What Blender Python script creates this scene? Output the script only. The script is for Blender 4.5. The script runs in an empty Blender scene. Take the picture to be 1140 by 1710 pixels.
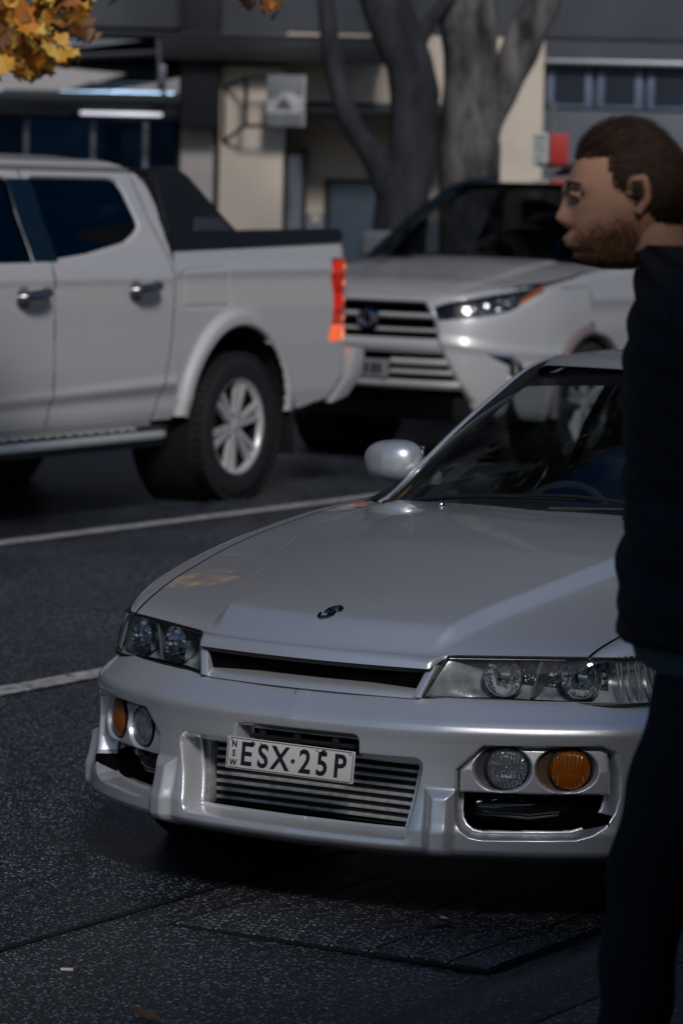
import bpy, bmesh, math, random
import numpy as np
from mathutils import Vector, Matrix
random.seed(7); rng = np.random.default_rng(7)
R_ = math.radians
scene = bpy.context.scene
col = scene.collection

# ------------------------------------------------------------------ camera
FPX, PITCH, ROLL, CAMH = 6137.4, 0.09046, 0.02421, 1.803
cd = bpy.data.cameras.new('camera'); cam = bpy.data.objects.new('camera', cd); col.objects.link(cam)
cd.sensor_fit = 'VERTICAL'; cd.sensor_height = 36.0; cd.sensor_width = 24.0
cd.lens = 36.0*FPX/1710.0; cd.clip_start = 0.1; cd.clip_end = 2000
cam.matrix_world = Matrix.Translation((0, 0, CAMH)) @ Matrix.Rotation(math.pi/2-PITCH, 4, 'X') @ Matrix.Rotation(ROLL, 4, 'Z')
cd.dof.use_dof = True; cd.dof.focus_distance = 9.0; cd.dof.aperture_fstop = 4.8
scene.camera = cam

# ------------------------------------------------------------------ world, sun, exposure
SUN_EL, SUN_AZ = R_(36), R_(172)      # direction towards the sun: azimuth from +Y, clockwise
w = bpy.data.worlds.new('World'); scene.world = w; w.use_nodes = True
nt = w.node_tree; bg = nt.nodes['Background']
sky = nt.nodes.new('ShaderNodeTexSky'); sky.sky_type = 'NISHITA'; sky.sun_disc = False
sky.sun_elevation = SUN_EL; sky.sun_rotation = SUN_AZ; sky.dust_density = 1.0; sky.air_density = 1.0
hs = nt.nodes.new('ShaderNodeHueSaturation'); hs.inputs['Saturation'].default_value = 1.65
nt.links.new(sky.outputs[0], hs.inputs['Color']); nt.links.new(hs.outputs[0], bg.inputs[0]); bg.inputs[1].default_value = 0.05
sd = bpy.data.lights.new('sun', 'SUN'); sun = bpy.data.objects.new('sun', sd); col.objects.link(sun)
sd.energy = 1.85; sd.angle = R_(11.0); sd.color = (0.98, 0.955, 0.955)
sv = Vector((math.sin(SUN_AZ)*math.cos(SUN_EL), math.cos(SUN_AZ)*math.cos(SUN_EL), math.sin(SUN_EL)))
sun.rotation_euler = sv.to_track_quat('Z', 'Y').to_euler(); sun.location = (3, -5, 12)
scene.view_settings.view_transform = 'Standard'; scene.view_settings.look = 'None'
scene.view_settings.exposure = -0.18; scene.view_settings.gamma = 1.0
scene.render.engine = 'CYCLES'
scene.cycles.use_denoising = True
scene.cycles.max_bounces = 8; scene.cycles.transparent_max_bounces = 16
scene.cycles.sample_clamp_indirect = 6.0; scene.cycles.caustics_refractive = False

# ------------------------------------------------------------------ materials
MATS = {}
def mat(name, base, rough=.5, metal=0., coat=0., spec=.5, var=0., vs=6., bump=0., bs=80., trans=0., ior=1.45, emis=None, es=0., coord='Object', aniso=None, drops=0.):
    if name in MATS: return MATS[name]
    m = bpy.data.materials.new(name); m.use_nodes = True; t = m.node_tree; p = t.nodes['Principled BSDF']
    p.inputs['Base Color'].default_value = (*base, 1); p.inputs['Roughness'].default_value = rough
    p.inputs['Metallic'].default_value = metal; p.inputs['Coat Weight'].default_value = coat; p.inputs['Coat Roughness'].default_value = .04
    p.inputs['Specular IOR Level'].default_value = spec; p.inputs['Transmission Weight'].default_value = trans; p.inputs['IOR'].default_value = ior
    if emis: p.inputs['Emission Color'].default_value = (*emis, 1); p.inputs['Emission Strength'].default_value = es
    tc = t.nodes.new('ShaderNodeTexCoord'); L = t.links.new
    if var:
        n = t.nodes.new('ShaderNodeTexNoise'); n.inputs['Scale'].default_value = vs; n.inputs['Detail'].default_value = 6
        L(tc.outputs[coord], n.inputs['Vector'])
        r = t.nodes.new('ShaderNodeValToRGB')
        r.color_ramp.elements[0].position = .3; r.color_ramp.elements[1].position = .7
        r.color_ramp.elements[0].color = (*[c*(1-var) for c in base], 1); r.color_ramp.elements[1].color = (*[min(1, c*(1+var)) for c in base], 1)
        L(n.outputs['Fac'], r.inputs[0]); L(r.outputs[0], p.inputs['Base Color'])
    hgt = None
    if bump:
        n = t.nodes.new('ShaderNodeTexNoise'); n.inputs['Scale'].default_value = bs; n.inputs['Detail'].default_value = 5
        L(tc.outputs[coord], n.inputs['Vector']); b = t.nodes.new('ShaderNodeBump'); b.inputs['Strength'].default_value = bump; b.inputs['Distance'].default_value = .01
        L(n.outputs['Fac'], b.inputs['Height']); L(b.outputs[0], p.inputs['Normal']); hgt = b
    if drops:
        v = t.nodes.new('ShaderNodeTexVoronoi'); v.inputs['Scale'].default_value = 95; L(tc.outputs[coord], v.inputs['Vector'])
        mr = t.nodes.new('ShaderNodeMapRange'); mr.interpolation_type = 'SMOOTHSTEP'
        mr.inputs[1].default_value = .12; mr.inputs[2].default_value = .30; mr.inputs[3].default_value = 1; mr.inputs[4].default_value = 0
        L(v.outputs['Distance'], mr.inputs[0])
        sep = t.nodes.new('ShaderNodeSeparateColor'); L(v.outputs['Color'], sep.inputs[0])
        gt = t.nodes.new('ShaderNodeMath'); gt.operation = 'GREATER_THAN'; gt.inputs[1].default_value = .55; L(sep.outputs[0], gt.inputs[0])
        mu = t.nodes.new('ShaderNodeMath'); mu.operation = 'MULTIPLY'; L(mr.outputs[0], mu.inputs[0]); L(gt.outputs[0], mu.inputs[1])
        b = t.nodes.new('ShaderNodeBump'); b.inputs['Strength'].default_value = drops; b.inputs['Distance'].default_value = .004
        L(mu.outputs[0], b.inputs['Height']); L(b.outputs[0], p.inputs['Coat Normal'])
    MATS[name] = m
    return m
def glassmat(name, tint, refl=1.0, rough=.0):
    """thin pane: clear transmission with a tint, Fresnel reflection on top"""
    if name in MATS: return MATS[name]
    m = bpy.data.materials.new(name); m.use_nodes = True; t = m.node_tree
    for n in list(t.nodes):
        if n.type != 'OUTPUT_MATERIAL': t.nodes.remove(n)
    o = [n for n in t.nodes if n.type == 'OUTPUT_MATERIAL'][0]
    tr = t.nodes.new('ShaderNodeBsdfTransparent'); tr.inputs[0].default_value = (*tint, 1)
    gl = t.nodes.new('ShaderNodeBsdfGlossy'); gl.inputs['Roughness'].default_value = rough; gl.inputs[0].default_value = (refl, refl, refl, 1)
    lw = t.nodes.new('ShaderNodeLayerWeight'); lw.inputs[0].default_value = .5     # Schlick: the same from either side of the pane
    pw_ = t.nodes.new('ShaderNodeMath'); pw_.operation = 'POWER'; pw_.inputs[1].default_value = 5.; t.links.new(lw.outputs['Facing'], pw_.inputs[0])
    fr = t.nodes.new('ShaderNodeMath'); fr.operation = 'MULTIPLY_ADD'; fr.inputs[1].default_value = .94; fr.inputs[2].default_value = .06; t.links.new(pw_.outputs[0], fr.inputs[0])
    mx = t.nodes.new('ShaderNodeMixShader')
    t.links.new(fr.outputs[0], mx.inputs[0]); t.links.new(tr.outputs[0], mx.inputs[1]); t.links.new(gl.outputs[0], mx.inputs[2]); t.links.new(mx.outputs[0], o.inputs[0])
    MATS[name] = m
    return m
def carpaint(name, base, metal, rough, drops=0., flake=.0):
    m = mat(name, base, rough, metal, 1.0, var=.0, drops=drops)
    if flake:
        t = m.node_tree; p = t.nodes['Principled BSDF']; tc = t.nodes.new('ShaderNodeTexCoord')
        v = t.nodes.new('ShaderNodeTexVoronoi'); v.inputs['Scale'].default_value = 700; t.links.new(tc.outputs['Object'], v.inputs['Vector'])
        mx = t.nodes.new('ShaderNodeMix'); mx.data_type = 'RGBA'; mx.inputs[0].default_value = flake
        mx.inputs[6].default_value = (.5, .5, 1, 1); t.links.new(v.outputs['Color'], mx.inputs[7])
        nm = t.nodes.new('ShaderNodeNormalMap'); nm.space = 'TANGENT'; nm.inputs['Strength'].default_value = .6
        b = t.nodes.new('ShaderNodeBump'); b.inputs['Strength'].default_value = flake; b.inputs['Distance'].default_value = .0006
        sp = t.nodes.new('ShaderNodeSeparateColor'); t.links.new(v.outputs['Color'], sp.inputs[0]); t.links.new(sp.outputs[0], b.inputs['Height'])
        t.nodes.remove(nm); t.nodes.remove(mx); t.links.new(b.outputs[0], p.inputs['Normal'])
    return m

SILVER = carpaint('silver_paint', (.78, .785, .80), .66, .34, drops=1.0, flake=.15)
WHITE = carpaint('white_paint', (.64, .62, .61), .0, .30)
PEARL = carpaint('pearl_paint', (.54, .53, .53), .15, .33)
BLACKP = mat('black_plastic', (.012, .013, .014), .45, bump=.15, bs=300)
BLACKG = mat('gloss_black', (.008, .009, .010), .12, coat=.6)
VOID = mat('shade_black', (.004, .004, .005), .9, spec=0.)  # black stands for the shade inside openings and under the cars
RUBBER = mat('rubber', (.018, .018, .019), .75, bump=.25, bs=180, var=.25, vs=30)
SEAL = mat('rubber_seal', (.010, .010, .011), .5)
CHROME = mat('chrome', (.75, .75, .76), .10, 1.)
ALLOY = mat('alloy', (.66, .65, .64), .32, .35, coat=.6, var=.10, vs=40)
ALLOYD = mat('alloy_dark', (.035, .035, .04), .4, .6)
ALUM = mat('aluminium_core', (.62, .62, .62), .40, .5, var=.25, vs=60, bump=.2, bs=200)
FINS = mat('core_fins', (.035, .036, .036), .6, .4, bump=.9, bs=400, var=.4, vs=120)
GLASSW = glassmat('windscreen_glass', (.74, .79, .80))
GLASSD = glassmat('dark_window_glass', (.05, .055, .06), refl=.7)
GLASSC = glassmat('lamp_glass', (.93, .96, .96), refl=.8, rough=.02)
GLASSS = glassmat('shop_glass', (.55, .68, .80), refl=.45)
GLASSU = glassmat('suv_glass', (.42, .46, .48))
INTER = mat('cabin_trim', (.016, .017, .019), .7, bump=.2, bs=200)
FABRIC = mat('seat_fabric', (.03, .032, .036), .9, bump=.4, bs=300)
LAMPBLK = mat('lamp_housing', (.42, .44, .46), .3, .35, var=.5, vs=22, bump=.25, bs=25)
LINER = mat('wheel_liner', (.008, .008, .009), .9)

# ------------------------------------------------------------------ mesh helpers
def pch(xs, ys):
    xs = np.asarray(xs, float); ys = np.asarray(ys, float); h = np.diff(xs); d = np.diff(ys)/h; m = np.zeros(len(xs))
    for i in range(1, len(xs)-1):
        if d[i-1]*d[i] > 0:
            w1, w2 = 2*h[i]+h[i-1], h[i]+2*h[i-1]; m[i] = (w1+w2)/(w1/d[i-1]+w2/d[i])
    m[0], m[-1] = d[0], d[-1]
    def f(x):
        x = np.clip(np.asarray(x, float), xs[0], xs[-1]); i = np.clip(np.searchsorted(xs, x)-1, 0, len(h)-1)
        t = (x-xs[i])/h[i]
        return (2*t**3-3*t**2+1)*ys[i]+(t**3-2*t**2+t)*h[i]*m[i]+(-2*t**3+3*t**2)*ys[i+1]+(t**3-t**2)*h[i]*m[i+1]
    return f
def sstep(a, b, x):
    t = np.clip((np.asarray(x, float)-a)/(b-a), 0, 1); return t*t*(3-2*t)
def curve3(pts, n):
    pts = np.asarray(pts, float); s = np.concatenate([[0], np.cumsum(np.linalg.norm(np.diff(pts, axis=0), axis=1))])
    u = np.linspace(0, s[-1], n); return np.stack([pch(s, pts[:, k])(u) for k in range(pts.shape[1])], 1)
def sdpoly(x, y, poly, r=0.):
    """signed distance to a polygon (negative inside), corners rounded by r"""
    P = np.asarray(poly, float)
    x = np.asarray(x, float); y = np.asarray(y, float)
    d = np.full(x.shape, 1e9); ins = np.zeros(x.shape, bool)
    for i in range(len(P)):
        a, b = P[i], P[(i+1) % len(P)]; e = b-a; wx, wy = x-a[0], y-a[1]
        t = np.clip((wx*e[0]+wy*e[1])/(e@e), 0, 1)
        d = np.minimum(d, np.hypot(wx-t*e[0], wy-t*e[1]))
        c = ((a[1] > y) != (b[1] > y)) & (x < (b[0]-a[0])*(y-a[1])/((b[1]-a[1]) if b[1] != a[1] else 1e-12)+a[0]); ins ^= c
    return np.where(ins, -d, d)-r
def mkobj(name, me, m, parent=None, sharp=40, smooth=True):
    o = bpy.data.objects.new(name, me); col.objects.link(o)
    if m: me.materials.append(m)
    if smooth and len(me.polygons):
        me.polygons.foreach_set('use_smooth', [True]*len(me.polygons))
        if sharp: me.set_sharp_from_angle(angle=R_(sharp))
    o.parent = parent
    return o
def grid(name, P, m, parent=None, mask=None, sharp=None, flip=False, thick=0):
    P = np.asarray(P, float); a, b = P.shape[:2]
    idx = np.arange(a*b).reshape(a, b)
    Q = np.stack([idx[:-1, :-1], idx[1:, :-1], idx[1:, 1:], idx[:-1, 1:]], -1)
    Q = Q[mask] if mask is not None else Q.reshape(-1, 4)
    if flip: Q = Q[:, ::-1]
    used = np.unique(Q); mp = np.full(a*b, -1); mp[used] = np.arange(len(used)); V = P.reshape(-1, 3)[used]; Q = mp[Q]
    me = bpy.data.meshes.new(name); me.from_pydata(V.tolist(), [], Q.tolist()); me.update()
    return mkobj(name, me, m, parent, sharp)
def cmask(c):
    """corner field -> cell mask: keep cells whose four corners are all true"""
    return c[:-1, :-1] & c[1:, :-1] & c[:-1, 1:] & c[1:, 1:]
class MB:
    def __init__(s): s.V = []; s.F = []
    def add(s, V, F):
        k = len(s.V); s.V += [tuple(map(float, v)) for v in V]; s.F += [tuple(i+k for i in f) for f in F]; return s
    def box(s, c, sz, bev=0., rot=None, seg=2):
        bm = bmesh.new(); bmesh.ops.create_cube(bm, size=1)
        for v in bm.verts: v.co = Vector((v.co.x*sz[0], v.co.y*sz[1], v.co.z*sz[2]))
        if bev: bmesh.ops.bevel(bm, geom=bm.edges[:], offset=bev, segments=seg, affect='EDGES', profile=.6)
        M = Matrix.Translation(c) @ (rot.to_4x4() if rot is not None else Matrix.Identity(4))
        bm.verts.index_update(); s.add([M @ v.co for v in bm.verts], [[v.index for v in f.verts] for f in bm.faces]); bm.free(); return s
    def tube(s, pts, r, n=10, caps=True, flat=1.0, closed=False):
        pts = np.asarray(pts, float); N = len(pts); rr = np.broadcast_to(np.asarray(r, float), (N,))
        V = []; prev = None
        for i in range(N):
            if closed: t = pts[(i+1) % N]-pts[i-1]
            else: t = pts[min(i+1, N-1)]-pts[max(i-1, 0)]
            t = t/np.linalg.norm(t)
            if prev is None:
                a = np.array([0, 0, 1.]) if abs(t[2]) < .9 else np.array([1., 0, 0])
                u = np.cross(t, a)
            else: u = prev-t*(prev@t)
            u /= np.linalg.norm(u); prev = u; v = np.cross(t, u)
            for k in range(n):
                q = 2*math.pi*k/n; V.append(pts[i]+rr[i]*(math.cos(q)*u+math.sin(q)*v*flat))
        F = []
        for i in range(N if closed else N-1):
            for k in range(n):
                F.append((i*n+k, i*n+(k+1) % n, ((i+1) % N)*n+(k+1) % n, ((i+1) % N)*n+k))
        if caps and not closed: F.append(tuple(range(n))[::-1]); F.append(tuple((N-1)*n+k for k in range(n)))
        return s.add(V, F)
    def lathe(s, prof, n=32, c=(0, 0, 0), axis=(1, 0, 0), cap=False):
        ax = Vector(axis).normalized(); u = ax.orthogonal().normalized(); v = ax.cross(u); c = Vector(c); V = []; F = []
        for (r, h) in prof:
            for k in range(n):
                q = 2*math.pi*k/n; V.append(c+ax*h+(u*math.cos(q)+v*math.sin(q))*r)
        for i in range(len(prof)-1):
            for k in range(n): F.append((i*n+k, i*n+(k+1) % n, (i+1)*n+(k+1) % n, (i+1)*n+k))
        if cap: F.append(tuple(range(n))); F.append(tuple((len(prof)-1)*n+k for k in range(n))[::-1])
        return s.add(V, F)
    def prism(s, poly, fn0, fn1):
        """polygon of 2-D points, mapped by fn0 / fn1 to the two end faces"""
        n = len(poly); V = [fn0(*p) for p in poly]+[fn1(*p) for p in poly]
        F = [tuple(range(n))[::-1], tuple(range(n, 2*n))]+[(i, (i+1) % n, n+(i+1) % n, n+i) for i in range(n)]
        return s.add(V, F)
    def build(s, name, m, parent=None, sharp=35, bev=0.):
        me = bpy.data.meshes.new(name); me.from_pydata(s.V, [], s.F); me.update()
        bm = bmesh.new(); bm.from_mesh(me)
        if bev:
            es = [e for e in bm.edges if len(e.link_faces) == 2 and e.calc_face_angle(0) > R_(25)]
            bmesh.ops.bevel(bm, geom=es, offset=bev, segments=2, affect='EDGES', profile=.6, clamp_overlap=True)
        bmesh.ops.recalc_face_normals(bm, faces=bm.faces); bm.to_mesh(me); bm.free()
        return mkobj(name, me, m, parent, sharp)
def box(name, c, sz, m, parent=None, bev=.004, rot=None): return MB().box(c, sz, bev, rot).build(name, m, parent)
def tag(o, label=None, cat=None, group=None, kind=None):
    if label: o['label'] = label
    if cat: o['category'] = cat
    if group: o['group'] = group
    if kind: o['kind'] = kind
    return o
def empty(name, loc=(0, 0, 0), rz=0.):
    o = bpy.data.objects.new(name, None); o.empty_display_size = .2; col.objects.link(o); o.location = loc; o.rotation_euler = (0, 0, rz); return o
def textmesh(name, s, size, m, parent, M, extrude=.001, offset=0., align='CENTER'):
    cu = bpy.data.curves.new('t', 'FONT'); cu.body = s; cu.size = size; cu.align_x = align; cu.align_y = 'CENTER'; cu.extrude = extrude; cu.offset = offset; cu.resolution_u = 4
    to = bpy.data.objects.new('t', cu); col.objects.link(to); dg = bpy.context.evaluated_depsgraph_get(); dg.update()
    me = bpy.data.meshes.new_from_object(to.evaluated_get(dg)); bpy.data.objects.remove(to)
    me.transform(M); me.materials.clear(); o = bpy.data.objects.new(name, me); col.objects.link(o); me.materials.append(m); o.parent = parent; return o
def at(px, py, y):
    """world point at depth y that lies on the sight line of a photograph pixel (used to read sizes off the photograph)"""
    a, b = px-570, py-855; cr, sr = math.cos(ROLL), math.sin(ROLL); a, b = a*cr+b*sr, -a*sr+b*cr; up = -b/FPX
    d = Vector((a/FPX, math.cos(PITCH)+up*math.sin(PITCH), -math.sin(PITCH)+up*math.cos(PITCH))); return Vector((0, 0, CAMH))+d*(y/d.y)

# ------------------------------------------------------------------ ground, in road coordinates (lat: to the right across the road, al: along it)
RA = R_(30)
def road(lat, al, z=0.): return (lat*math.cos(RA)+al*math.sin(RA), -lat*math.sin(RA)+al*math.cos(RA), z)
hz = pch([-60, -24, -17.5, -12.4, -11.5, -10.2, -9.7, -7.5, -5.9, -5.2, 5], [.0, .0, .03, .112, .117, .117, .112, .055, .008, 0, 0])
def roadP(lats, als, dz=0., zfn=hz):
    A, B = np.meshgrid(lats, als, indexing='ij')
    return np.stack([A*math.cos(RA)+B*math.sin(RA), -A*math.sin(RA)+B*math.cos(RA), zfn(A)+dz], -1)
def groundmat(name, c0, c1, glint_fleck, rough, scale, bump, fl_th=.80, wet=.0):
    m = bpy.data.materials.new(name); m.use_nodes = True; t = m.node_tree; p = t.nodes['Principled BSDF']; L = t.links.new
    tc = t.nodes.new('ShaderNodeTexCoord')
    n1 = t.nodes.new('ShaderNodeTexNoise'); n1.inputs['Scale'].default_value = 1.3; n1.inputs['Detail'].default_value = 8; L(tc.outputs['Object'], n1.inputs['Vector'])
    v = t.nodes.new('ShaderNodeTexVoronoi'); v.inputs['Scale'].default_value = scale; L(tc.outputs['Object'], v.inputs['Vector'])
    sp = t.nodes.new('ShaderNodeSeparateColor'); L(v.outputs['Color'], sp.inputs[0])
    r = t.nodes.new('ShaderNodeValToRGB'); e = r.color_ramp.elements
    e[0].position = 0; e[0].color = (*c0, 1); e[1].position = .86; e[1].color = (*c1, 1)
    x = e.new(.90); x.color = (*[a*.8+b*.2 for a, b in zip(c1, glint_fleck)], 1); x = e.new(.975); x.color = (*glint_fleck, 1)  # pale stone flecks, brightened to stand for wet glitter
    L(sp.outputs[0], r.inputs[0])
    mx = t.nodes.new('ShaderNodeMix'); mx.data_type = 'RGBA'; mx.blend_type = 'MULTIPLY'; mx.inputs[0].default_value = .75
    r2 = t.nodes.new('ShaderNodeValToRGB'); r2.color_ramp.elements[0].position = .32; r2.color_ramp.elements[0].color = (.30, .30, .31, 1); r2.color_ramp.elements[1].position = .68
    L(n1.outputs['Fac'], r2.inputs[0]); L(r.outputs[0], mx.inputs[6]); L(r2.outputs[0], mx.inputs[7]); L(mx.outputs[2], p.inputs['Base Color'])
    if 'asphalt' in name:      # hairline cracks here and there
        nw = t.nodes.new('ShaderNodeTexNoise'); nw.inputs['Scale'].default_value = 3.; L(tc.outputs['Object'], nw.inputs['Vector'])
        va = t.nodes.new('ShaderNodeVectorMath'); va.operation = 'MULTIPLY_ADD'; va.inputs[1].default_value = (.5, .5, 0); L(nw.outputs['Color'], va.inputs[0]); L(tc.outputs['Object'], va.inputs[2])
        vc = t.nodes.new('ShaderNodeTexVoronoi'); vc.feature = 'DISTANCE_TO_EDGE'; vc.inputs['Scale'].default_value = .8; L(va.outputs[0], vc.inputs['Vector'])
        mc = t.nodes.new('ShaderNodeMapRange'); mc.inputs[1].default_value = .002; mc.inputs[2].default_value = .009; mc.inputs[3].default_value = .25; mc.inputs[4].default_value = 1.; L(vc.outputs['Distance'], mc.inputs[0])
        m3 = t.nodes.new('ShaderNodeMix'); m3.data_type = 'RGBA'; m3.blend_type = 'MULTIPLY'; m3.inputs[0].default_value = 1.; L(mx.outputs[2], m3.inputs[6]); L(mc.outputs[0], m3.inputs[7]); L(m3.outputs[2], p.inputs['Base Color'])
    mr = t.nodes.new('ShaderNodeMapRange'); mr.inputs[3].default_value = rough-.16; mr.inputs[4].default_value = rough+.14; L(n1.outputs['Fac'], mr.inputs[0]); L(mr.outputs[0], p.inputs['Roughness'])
    # stones: each cell tilts its own way, and a fine grain on top
    b1 = t.nodes.new('ShaderNodeBump'); b1.inputs['Strength'].default_value = bump; b1.inputs['Distance'].default_value = .006; b1.invert = True; L(v.outputs['Distance'], b1.inputs['Height'])
    n2 = t.nodes.new('ShaderNodeTexNoise'); n2.inputs['Scale'].default_value = scale*1.7; n2.inputs['Detail'].default_value = 3; L(tc.outputs['Object'], n2.inputs['Vector'])
    b2 = t.nodes.new('ShaderNodeBump'); b2.inputs['Strength'].default_value = bump*.8; b2.inputs['Distance'].default_value = .004; L(n2.outputs['Fac'], b2.inputs['Height']); L(b1.outputs[0], b2.inputs['Normal']); L(b2.outputs[0], p.inputs['Normal'])
    MATS[name] = m; return m
ASPH = groundmat('asphalt', (.008, .0115, .017), (.021, .027, .038), (.55, .60, .70), .40, 200, .55)
GUT = groundmat('gutter_concrete', (.026, .028, .032), (.052, .055, .062), (.55, .57, .60), .45, 180, .5)
PATH = groundmat('footpath_asphalt', (.014, .016, .019), (.034, .037, .042), (.85, .85, .88), .40, 140, .6)
KERB = groundmat('kerb_stone', (.024, .023, .022), (.052, .049, .046), (.45, .43, .42), .5, 130, .8)
LINEP = mat('road_paint', (.40, .385, .37), .6, var=.6, vs=28, bump=.5, bs=150)
def lats(a, b, n): return np.linspace(a, b, n)
tag(grid('ground', np.array([[(-500, -500, -.5), (-500, 500, -.5)], [(500, -500, -.5), (500, 500, -.5)]]), ASPH), kind='structure')
tag(grid('road', roadP(lats(-50, -4.86, 120), lats(-20, 70, 30)), ASPH), kind='structure')
GE, GK, KT = -4.85, -3.80, -3.46       # gutter edge, kerb foot, kerb top
gl = pch([-4.85, -4.4, -3.9, -3.78], [.002, -.004, -.012, -.004])
tag(grid('gutter', roadP(lats(GE, GK, 14), lats(-20, 70, 40), 0, gl), GUT), kind='structure')
kf = pch([GK, -3.74, -3.60, -3.50, KT, -3.40, -3.30], [-.004, .012, .066, .100, .108, .110, .110])
tag(grid('kerb', roadP(lats(GK, -3.30, 20), lats(-20, 70, 40), .002, kf), KERB), kind='structure')
tag(grid('footpath', roadP(lats(-3.30, 8, 10), lats(-20, 70, 20), .110, lambda a: a*0), PATH), kind='structure')
tag(grid('gutter_joint', roadP(lats(GE-.016, GE+.006, 2), lats(-20, 70, 40), .006, lambda a: a*0), mat('tar_joint', (.006, .006, .007), .6, bump=.6, bs=60)), kind='structure')
for la in (-7.15, -9.66):
    o = grid('lane_line', roadP(lats(la-.055, la+.055, 4), lats(-10, 60, 60), .005), LINEP); tag(o, kind='structure')
# a drain cover of eight concrete planks let into the gutter
DR = empty('drain_cover', road(-4.27, 7.78, .0), -RA)
tag(DR, 'rectangular drain cover of narrow slabs set in the gutter before the silver car', 'drain cover')
DW, DL = .86, .80
fr = MB()
for sx in (-1, 1): fr.box((sx*(DW/2+.008), 0, .0), (.005, DL+.02, .008), .001)
for sy in (-1, 1): fr.box((0, sy*(DL/2+.008), .0005), (DW+.02, .005, .008), .001)
fr.build('frame', mat('iron_frame', (.010, .010, .011), .7, bump=.5, bs=90), DR)
grid('pit', np.array([[(-DW/2, -DL/2, .003), (-DW/2, DL/2, .003)], [(DW/2, -DL/2, .003), (DW/2, DL/2, .003)]]), VOID, DR)
sl = MB().box((0, 0, .003), (DW/8-.007, DL-.008, .008), .002)
s0 = None
for k in range(8):
    if s0 is None: s0 = sl.build('slab', GUT, DR); o = s0
    else: o = s0.copy(); col.objects.link(o); o.parent = DR
    o.location = (-DW/2+DW/8*(k+.5), random.uniform(-.002, .002), random.uniform(-.0015, .0015))

# ------------------------------------------------------------------ wheels
def wheel(parent, c, side, R, W, rr, style, tread=True, rimm=None):
    """side = +1: outer face towards +X"""
    hub = bpy.data.objects.new('wheel', None); col.objects.link(hub); hub.parent = parent; hub.location = c; hub.empty_display_size = .1
    x = side*W/2
    prof = [(rr*.985, -W*.42), (rr+.012, -W*.5), (rr+(R-rr)*.55, -W*.54), (R-.022, -W*.49), (R-.004, -W*.40), (R, -W*.2), (R, 0), (R, W*.2), (R-.004, W*.40), (R-.022, W*.49), (rr+(R-rr)*.55, W*.54), (rr+.012, W*.5), (rr*.985, W*.42)]
    t = MB().lathe(prof, 56)
    if tread:
        for k in range(56):
            q = 2*math.pi*k/56
            for sgn in (-1, 1):
                t.box((sgn*W*.40, R*.992*math.cos(q), R*.992*math.sin(q)), (W*.18, .022, .014), 0, Matrix.Rotation(q+math.pi/2, 3, 'X'))
    t.build('tyre', RUBBER, hub)
    MB().lathe([(rr*.99, -W*.40), (rr*.93, -W*.36), (rr*.90, 0), (rr*.925, W*.34)], 56).build('rim_barrel', ALLOYD, hub)
    MB().lathe([(rr*.925, W*side*.34), (rr*.945, W*side*.42), (rr*.975, W*side*.455), (rr*1.012, W*side*.47), (rr*1.018, W*side*.44)], 56).build('rim', rimm or ALLOY, hub)
    f = side*W*.40
    MB().lathe([(rr*.90, f*.35), (rr*.2, f*.30), (0.001, f*.30)], 40).build('brake_disc', ALLOYD, hub)
    sp = MB(); n = style
    for k in range(n):
        q0 = 2*math.pi*k/n+.3
        def P(rad, tang, xx, q0=q0): return (xx, rad*math.cos(q0)-tang*math.sin(q0), rad*math.sin(q0)+tang*math.cos(q0))
        # twin-bar spoke: narrow at hub, forked towards the rim
        for sg in (-1, 1):
            a = [(.16*rr, sg*.035*rr, .11*rr), (.55*rr, sg*.085*rr, .135*rr), (.97*rr, sg*.135*rr, .165*rr)]
            V = []; F = []
            for (rad, tc, wd) in a:
                xo = f*(1.06-.10*(1-rad/rr))
                V += [P(rad, tc-wd/2, xo-side*.028), P(rad, tc-wd*.38, xo), P(rad, tc+wd*.38, xo), P(rad, tc+wd/2, xo-side*.028)]
            for i in range(2):
                for j in range(4): F.append((i*4+j, i*4+(j+1) % 4, i*4+4+(j+1) % 4, i*4+4+j))
            sp.add(V, F)
    sp.build('spokes', rimm or ALLOY, hub, bev=0)
    MB().lathe([(.18*rr, f*.6), (.17*rr, f*.98), (.12*rr, f*1.03), (.001, f*1.04)], 24).build('hub_cap', rimm or ALLOY, hub)
    for k in range(n):
        q = 2*math.pi*k/n+.3+math.pi/n; MB().lathe([(.012, f*.7), (.012, f*.97), (.001, f*.98)], 8, (0, .25*rr*math.cos(q), .25*rr*math.sin(q))).build('wheel_nut', CHROME, hub)
    return hub
# ------------------------------------------------------------------ the silver coupe (X: image right, Y: towards its tail, Z: up; nose at Y=0)
CP = empty('silver_coupe', (-.112, 8.912, 0), -.5407)
tag(CP, 'silver two-door coupe with wet paint and round amber indicators parked at the kerb', 'car')
_o = np.array([(0, 0), (.2, .010), (.37, .042), (.54, .115), (.672, .197), (.76, .275), (.82, .365), (.85, .47), (.858, .60)])
_s = np.concatenate([[0], np.cumsum(np.linalg.norm(np.diff(_o, axis=0), axis=1))])
_ox, _oy = pch(_s, _o[:, 0]), pch(_s, _o[:, 1])
def outl(s):
    a = np.abs(s); e = 1e-3; x, y = _ox(a), _oy(a)
    dx, dy = _ox(a+e)-_ox(np.maximum(a-e, 0)), _oy(a+e)-_oy(np.maximum(a-e, 0)); l = np.hypot(dx, dy)+1e-12
    dx = np.where(a < .02, 1., dx/l); dy = np.where(a < .02, 0., dy/l); sg = np.where(s < 0, -1., 1.)
    return x*sg, y, dy*sg, -dx
def sx(x):   # arc length for a given |X|
    ss = np.linspace(0, _s[-1], 2000); return np.interp(x, _ox(ss), ss)
def oplace(s, z, off):
    x, y, nx, ny = outl(s); return np.stack([x+nx*off, y+ny*off, z+0*x], -1)
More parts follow.
